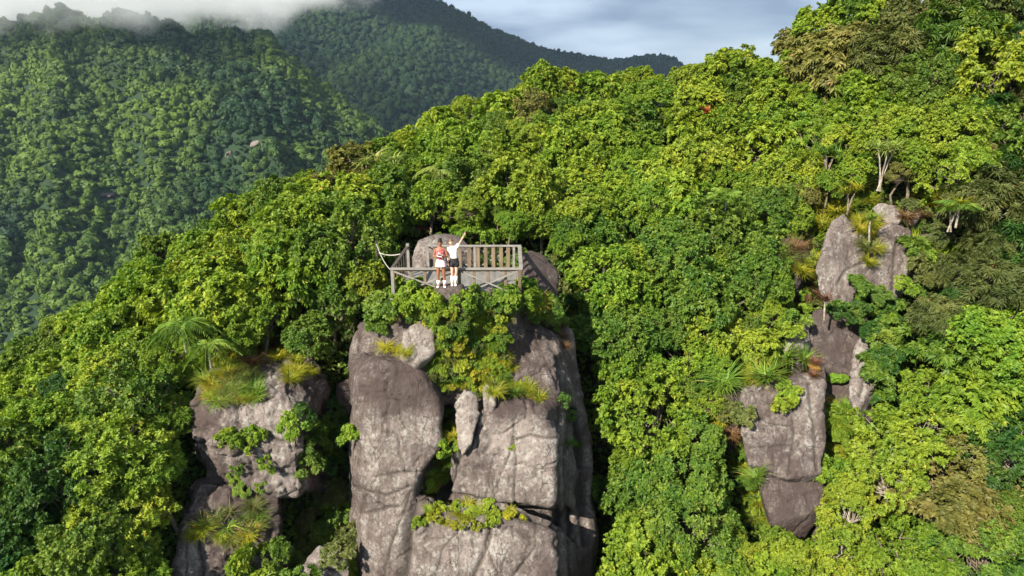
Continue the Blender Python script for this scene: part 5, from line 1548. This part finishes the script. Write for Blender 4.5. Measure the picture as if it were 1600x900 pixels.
def person(loc, H, skin, hairm, J, E, hands, label, head_c, tilt, hair='bun'):
    s = H / 1.66
    t = empty('person', loc); t.scale = (s,) * 3
    tag(t, label, 'person')
    chains = []
    for h_ in hands: chains += hand(*h_[:4], J, E, h_[4], h_[5])
    ms = [skin_mesh((J, E), 2)]
    for ch in chains:
        Jc = {str(i): c for i, c in enumerate(ch)}
        ms.append(skin_mesh((Jc, [(str(i), str(i + 1)) for i in range(len(ch) - 1)]), 1))
    # head: an egg with brow, nose, chin and ears, fused onto the neck
    bm = bmesh.new(); bmesh.ops.create_uvsphere(bm, u_segments=28, v_segments=20, radius=1)
    Mh = Matrix.Translation(head_c) @ Euler(tilt).to_matrix().to_4x4()
    for v in bm.verts:
        x, y, z = v.co
        w = 1 - .28 * max(0, -z) ** 1.4
        nose = .26 * math.exp(-((x / .13) ** 2 + ((z + .12) / .20) ** 2)) if y < 0 else 0
        brow = -.05 * math.exp(-(((abs(x) - .34) / .18) ** 2 + ((z - .08) / .10) ** 2)) if y < 0 else 0
        chin = .10 * math.exp(-((x / .3) ** 2 + ((z + .85) / .25) ** 2)) if y < 0 else 0
        ear = .13 * math.exp(-((y / .12) ** 2 + ((z + .02) / .22) ** 2)) if abs(x) > .8 else 0
        v.co = Vector(((x * w + math.copysign(ear, x)) * .076, (y * (1 - .10 * max(0, -z)) - nose - chin + (-brow if y < 0 else 0)) * .095, z * .118))
    bm.transform(Mh); hm = bpy.data.meshes.new('h'); bm.to_mesh(hm); bm.free(); ms.append(hm)
    body = link('body', join_meshes(ms, skin, 'body'), t)
    for sx in (-1, 1):
        bm = bmesh.new(); bmesh.ops.create_uvsphere(bm, u_segments=10, v_segments=8, radius=.012)
        for v in bm.verts: v.co.z *= .6
        bm.transform(Mh @ Matrix.Translation((sx * .028, -.084, .008)))
        me = bpy.data.meshes.new('eye'); bm.to_mesh(me); bm.free(); me.materials.append(M_EYE); link('eye', me, t)
    bm = bmesh.new(); bmesh.ops.create_uvsphere(bm, u_segments=12, v_segments=8, radius=1)
    for v in bm.verts: v.co = Vector((v.co.x * .024, v.co.y * .008, v.co.z * .008))
    bm.transform(Mh @ Matrix.Translation((0, -.088, -.052))); me = bpy.data.meshes.new('mouth'); bm.to_mesh(me); bm.free(); me.materials.append(M_LIP); link('mouth', me, t)
    bm = bmesh.new(); bmesh.ops.create_uvsphere(bm, u_segments=28, v_segments=20, radius=1)
    kill = []
    for v in bm.verts:
        x, y, z = v.co
        line = .42 - .9 * max(0, y + .45) if y > -.9 else .45
        if z < max(line, -.75): kill.append(v)
        j = 1 + .05 * math.sin(x * 31 + z * 17) * math.cos(y * 23)
        v.co = Vector((x * .087 * j, y * .108 * j, z * .128 * j))
    bmesh.ops.delete(bm, geom=kill, context='VERTS')
    hl = []
    if hair == 'bun':
        r = bmesh.ops.create_icosphere(bm, subdivisions=3, radius=.068, matrix=Matrix.Translation((0, .03, .112)))
        for v in r['verts']: v.co += v.co.normalized() * .008 * math.sin(v.co.x * 190) * math.sin(v.co.z * 170)
    else:
        r = bmesh.ops.create_icosphere(bm, subdivisions=3, radius=.05, matrix=Matrix.Translation((0, .12, .02)))
        for v in r['verts']: v.co.z = (v.co.z - .02) * 2.4 - .04
    bm.transform(Mh); me = bpy.data.meshes.new('hair'); bm.to_mesh(me); bm.free(); me.materials.append(hairm)
    for p in me.polygons: p.use_smooth = True
    ho = link('hair', me, t)
    so = ho.modifiers.new('t', 'SOLIDIFY'); so.thickness = .012; so.offset = -1
    return t

def shoe(parent, x, y, rz, mat, name='shoe'):
    rings = [(-.11, .030, .040), (-.085, .040, .075), (-.03, .040, .085), (.03, .042, .065), (.08, .046, .048), (.125, .040, .038), (.15, .018, .020)]
    V, F = [], []; n = 14
    for (d, hw, ht) in rings:
        for k in range(n):
            t = 2 * math.pi * k / n
            V.append((hw * math.cos(t), -d, ht * .5 + ht * .5 * math.sin(t)))
    for j in range(len(rings) - 1):
        for k in range(n): F.append((j * n + k, j * n + (k + 1) % n, (j + 1) * n + (k + 1) % n, (j + 1) * n + k))
    F.append(tuple(range(n))[::-1]); F.append(tuple(range((len(rings) - 1) * n, len(rings) * n)))
    me = bpy.data.meshes.new(name); me.from_pydata(V, [], F); me.materials.append(mat)
    for p in me.polygons: p.use_smooth = True
    o = link(name, me, parent, (x, y, 0)); o.rotation_euler = (0, 0, rz)
    return o

def rest_z(x, y):
    r = BVH.ray_cast(Vector((x, y, -5.0)), Vector((0, 0, -1)), 10)
    return r[0].z if r[0] else FLZ
def tubeg(name, a, b, r0, r1, mat, parent, n=16):
    tv, tf = tube_np([a, (np.array(a) + np.array(b)) / 2, b], r0, r1, n)
    o = link(name, np_mesh(name, tv, tf, [mat], smooth=True), parent)
    s = o.modifiers.new('t', 'SOLIDIFY'); s.thickness = .008; s.offset = 1
    return o

# woman on the left: hands in front of the chest
J = {'pel': (0, 0, .93, (.125, .095)), 'wai': (0, -.005, 1.06, (.100, .078)), 'che': (0, 0, 1.25, (.130, .095)), 'nb': (0, .005, 1.39, (.075, .06)), 'nk': (0, .0, 1.47, .045), 'hd': (0, -.005, 1.54, .045),
     'shL': (-.165, .005, 1.36, .048), 'elL': (-.235, -.02, 1.12, .038), 'wrL': (-.085, -.215, 1.16, .024), 'shR': (.165, .005, 1.36, .048), 'elR': (.235, -.02, 1.12, .038), 'wrR': (.085, -.215, 1.16, .024),
     'hL': (-.085, 0, .84, .090), 'kL': (-.105, -.02, .48, .057), 'cL': (-.108, .01, .33, .052), 'aL': (-.11, .015, .09, .035), 'tL': (-.115, -.08, .045, .032),
     'hR': (.085, 0, .84, .090), 'kR': (.100, -.02, .48, .057), 'cR': (.105, .01, .33, .052), 'aR': (.11, .015, .09, .035), 'tR': (.115, -.08, .045, .032)}
E = [('pel', 'wai'), ('wai', 'che'), ('che', 'nb'), ('nb', 'nk'), ('nk', 'hd'), ('nb', 'shL'), ('shL', 'elL'), ('elL', 'wrL'), ('nb', 'shR'), ('shR', 'elR'), ('elR', 'wrR'),
     ('pel', 'hL'), ('hL', 'kL'), ('kL', 'cL'), ('cL', 'aL'), ('aL', 'tL'), ('pel', 'hR'), ('hR', 'kR'), ('kR', 'cR'), ('cR', 'aR'), ('aR', 'tR')]
xa = X_at(690, 22.62, -7.3); xb = X_at(709.5, 22.72, -7.2)
za = rest_z(xa, 22.58); zb_ = rest_z(xb, 22.68)
print('feet', za, zb_, FLZ)
pa = person((xa, 22.62, za), 1.64, M_SK1, M_HAIRB, J, E, [((-.085, -.215, 1.16), (.5, -.75, .45), (.75, .5, .2), .7, 'L', 'wrL'), ((.085, -.215, 1.16), (-.5, -.75, .45), (-.75, .5, .2), .7, 'R', 'wrR')],
            'woman with black hair bun, red patterned top and pale pink shorts, hands at her chest', Vector((0, -.015, 1.585)), (0.12, 0, 0))
ring_garment('top', [(1.00, .128, .10, 0, 0), (1.08, .122, .096, 0, 0), (1.20, .142, .112, 0, -.005), (1.30, .150, .116, 0, -.005), (1.37, .125, .092, 0, 0)], M_FLORAL, pa)
for sx in (-1, 1): tubeg('strap', (sx * .085, -.06, 1.345), (sx * .075, .05, 1.42), .014, .012, M_FLORAL, pa, 8)
ring_garment('shorts', [(1.03, .128, .102, 0, 0), (.95, .160, .122, 0, 0), (.85, .185, .135, 0, 0), (.745, .205, .145, 0, -.005)], M_PINKW, pa, wave=.05)
for sx in (-1, 1):
    tubeg('sock', (sx * .11, .012, .24), (sx * .11, .012, .07), .052, .044, M_WHITE, pa)
    shoe(pa, sx * .112, .0, sx * .12, M_WHITE)
# the small controller she holds
cx_ = empty('remote_controller', pa.location + Vector((0, -.285, 1.20)) * (1.64 / 1.66)); cx_.rotation_euler = (.7, 0, 0)
tag(cx_, 'small pale handheld controller held at the chest of the left woman', 'controller')
M_CTL = plain('controller_grey', (0.55, 0.55, 0.56), .5, .05)
m = MB().bar((-.075, 0, 0), (.075, 0, 0), .09, .03); m.build('housing', M_CTL, cx_, bevel=.01)
MB().bar((-.045, .008, .028), (.045, .008, .028), .05, .006).build('screen', M_BLACK, cx_, bevel=.002)
for sx in (-1, 1): MB().tube([(sx * .058, 0, .012), (sx * .058, 0, .04)], .006, .009, 8).build('stick', M_BLACK, cx_)

# woman on the right: one arm thrown up to the side
J = {'pel': (.03, 0, .93, (.115, .09)), 'wai': (.025, -.005, 1.06, (.092, .072)), 'che': (0.01, 0, 1.25, (.122, .09)), 'nb': (-.01, .005, 1.39, (.072, .058)), 'nk': (-.03, .0, 1.465, .043), 'hd': (-.05, -.005, 1.53, .043),
     'shL': (-.165, .005, 1.345, .045), 'elL': (-.205, .01, 1.08, .035), 'wrL': (-.185, -.04, .86, .023), 'shR': (.135, .005, 1.385, .046), 'elR': (.265, -.02, 1.60, .036), 'wrR': (.375, -.04, 1.80, .023),
     'hL': (-.05, 0, .84, .086), 'kL': (-.055, -.025, .48, .054), 'cL': (-.06, .01, .33, .050), 'aL': (-.065, .015, .09, .034), 'tL': (-.07, -.08, .045, .031),
     'hR': (.105, 0, .84, .086), 'kR': (.095, -.03, .48, .054), 'cR': (.075, .01, .33, .050), 'aR': (.055, .015, .09, .034), 'tR': (.06, -.08, .045, .031)}
pb = person((xb, 22.72, zb_), 1.62, M_SK2, M_HAIRL, J, E, [((-.185, -.04, .86), (.05, -.1, -1), (.9, -.2, 0), .35, 'L', 'wrL'), ((.375, -.04, 1.80), (.45, -.1, .9), (.1, -1, 0), .12, 'R', 'wrR')],
            'woman in white shirt and black shorts with one arm thrown up', Vector((-.065, -.015, 1.575)), (0.05, -.22, 0), hair='tail')
ring_garment('shirt', [(1.00, .122, .100, .03, 0), (1.10, .118, .094, .02, 0), (1.22, .142, .108, .01, -.003), (1.32, .152, .106, 0, 0), (1.385, .115, .082, -.01, 0), (1.425, .066, .060, -.015, .0)], M_WHITE, pb)
tubeg('sleeve', (-.125, .005, 1.375), (-.19, .008, 1.20), .066, .058, M_WHITE, pb)
tubeg('sleeve', (.10, .005, 1.345), (.205, -.01, 1.51), .064, .056, M_WHITE, pb)
ring_garment('shorts', [(1.03, .120, .096, .03, 0), (.95, .150, .118, .03, 0), (.86, .168, .125, .03, 0), (.80, .172, .126, .03, 0)], M_BLACK, pb, wave=.02)
tubeg('shorts_leg', (-.05, -.0, .86), (-.052, -.01, .70), .096, .094, M_BLACK, pb); tubeg('shorts_leg', (.105, 0, .86), (.102, -.01, .70), .096, .094, M_BLACK, pb)
for x0, x1, fx_ in ((-.061, -.065, -.068), (.073, .055, .058)):
    tubeg('sock', (x0, .010, .34), (x1, .014, .07), .060, .044, M_WHITE, pb)
    shoe(pb, fx_, .0, .05, M_WHITE)

# ------------------------------------------------------------------ air
def vol_box(name, lo, hi, build):
    bm = bmesh.new(); bmesh.ops.create_cube(bm, size=1)
    c = [(a + b) / 2 for a, b in zip(lo, hi)]; s = [b - a for a, b in zip(lo, hi)]
    for v in bm.verts: v.co = Vector((v.co.x * s[0], v.co.y * s[1], v.co.z * s[2]))
    me = bpy.data.meshes.new(name); bm.to_mesh(me); bm.free()
    m = bpy.data.materials.new(name); m.use_nodes = True; m.node_tree.nodes.clear()
    build(m.node_tree); me.materials.append(m)
    return link(name, me, loc=c)
def _haze(t):
    o = t.nodes.new('ShaderNodeOutputMaterial'); v = t.nodes.new('ShaderNodeVolumePrincipled')
    v.inputs['Color'].default_value = (0.55, 0.75, 1.0, 1); v.inputs['Density'].default_value = 0.00008; v.inputs['Anisotropy'].default_value = 0.15
    t.links.new(v.outputs[0], o.inputs['Volume'])
hz = vol_box('haze', (-2600, -120, ZB - 5), (2200, 3200, 260), _haze)
tag(hz, 'thin blue haze over the valley', 'haze', kind='stuff')

def _cloud(t):
    nn = t.nodes.new
    o = nn('ShaderNodeOutputMaterial'); v = nn('ShaderNodeVolumePrincipled')
    v.inputs['Color'].default_value = (0.98, 0.99, 1.0, 1); v.inputs['Anisotropy'].default_value = 0.0
    tcn = nn('ShaderNodeTexCoord'); n = nn('ShaderNodeTexNoise'); n.inputs['Scale'].default_value = 0.012; n.inputs['Detail'].default_value = 6; n.inputs['Roughness'].default_value = .62
    mpn = nn('ShaderNodeMapping'); mpn.inputs['Scale'].default_value = (1, 1, 1.6)
    t.links.new(tcn.outputs['Object'], mpn.inputs[0]); t.links.new(mpn.outputs[0], n.inputs['Vector'])
    s = nn('ShaderNodeSeparateXYZ'); t.links.new(tcn.outputs['Object'], s.inputs[0])
    def M(op, a, b=None, cl=False):
        x = nn('ShaderNodeMath'); x.operation = op; x.use_clamp = cl
        for i, q in enumerate((a, b)):
            if q is None: continue
            if isinstance(q, (int, float)): x.inputs[i].default_value = q
            else: t.links.new(q, x.inputs[i])
        return x.outputs[0]
    # thick above, ragged below; thins out to the right end
    hgt = M('MULTIPLY', M('SUBTRACT', M('SUBTRACT', s.outputs['Z'], 1.0), M('MULTIPLY', s.outputs['Y'], 0.055)), 1 / 40.0)
    edge = M('MULTIPLY', M('SUBTRACT', s.outputs['X'], 200.0), 1 / 140.0)
    edge = M('MAXIMUM', edge, 0.0)
    f = M('ADD', M('MULTIPLY', M('SUBTRACT', n.outputs['Fac'], 0.47), 4.6), hgt)
    f = M('SUBTRACT', f, M('MULTIPLY', edge, 1.2))
    f = M('MULTIPLY', f, 1.0, True)
    t.links.new(M('MULTIPLY', f, 0.017), v.inputs['Density'])
    t.links.new(v.outputs[0], o.inputs['Volume'])
# bank of cloud lying against the upper slopes
cl_ = vol_box('cloud', (-900, 500, 8), (-60, 1050, 98), _cloud)
tag(cl_, 'pale low cloud resting on the mountain tops at the upper left', 'cloud', kind='stuff')
def _dense(t):
    o = t.nodes.new('ShaderNodeOutputMaterial'); v = t.nodes.new('ShaderNodeVolumePrincipled')
    v.inputs['Color'].default_value = (0.9, 0.93, 1.0, 1); v.inputs['Density'].default_value = 0.07
    t.links.new(v.outputs[0], o.inputs['Volume'])
# the cloud bank overhead that keeps the far peak in shade
r = np.random.RandomState(4)
bm = bmesh.new(); bmesh.ops.create_icosphere(bm, subdivisions=5, radius=1)
v = np.array([q.co[:] for q in bm.verts]); f = np.array([[q.index for q in ff.verts] for ff in bm.faces]); bm.free()
v = v * (1 + .35 * fbm(v * 2.2, 4, 44))[:, None] * np.array([760, 520, 55]); v[:, 2] = np.where(v[:, 2] < 0, v[:, 2] * .4, v[:, 2])
cm_ = bpy.data.materials.new('cloud_bank'); cm_.use_nodes = True; cm_.node_tree.nodes.clear(); _dense(cm_.node_tree)
cb = link('cloud', np_mesh('cloud_bank', v, f, [cm_], smooth=True), loc=(-60, 1130, 560))
tag(cb, 'grey cloud bank high above the far peak', 'cloud', kind='stuff')
SC.cycles.volume_step_rate = 1.0
SC.cycles.volume_max_steps = 128
SC.cycles.volume_bounces = 8
SC.cycles.max_bounces = 10
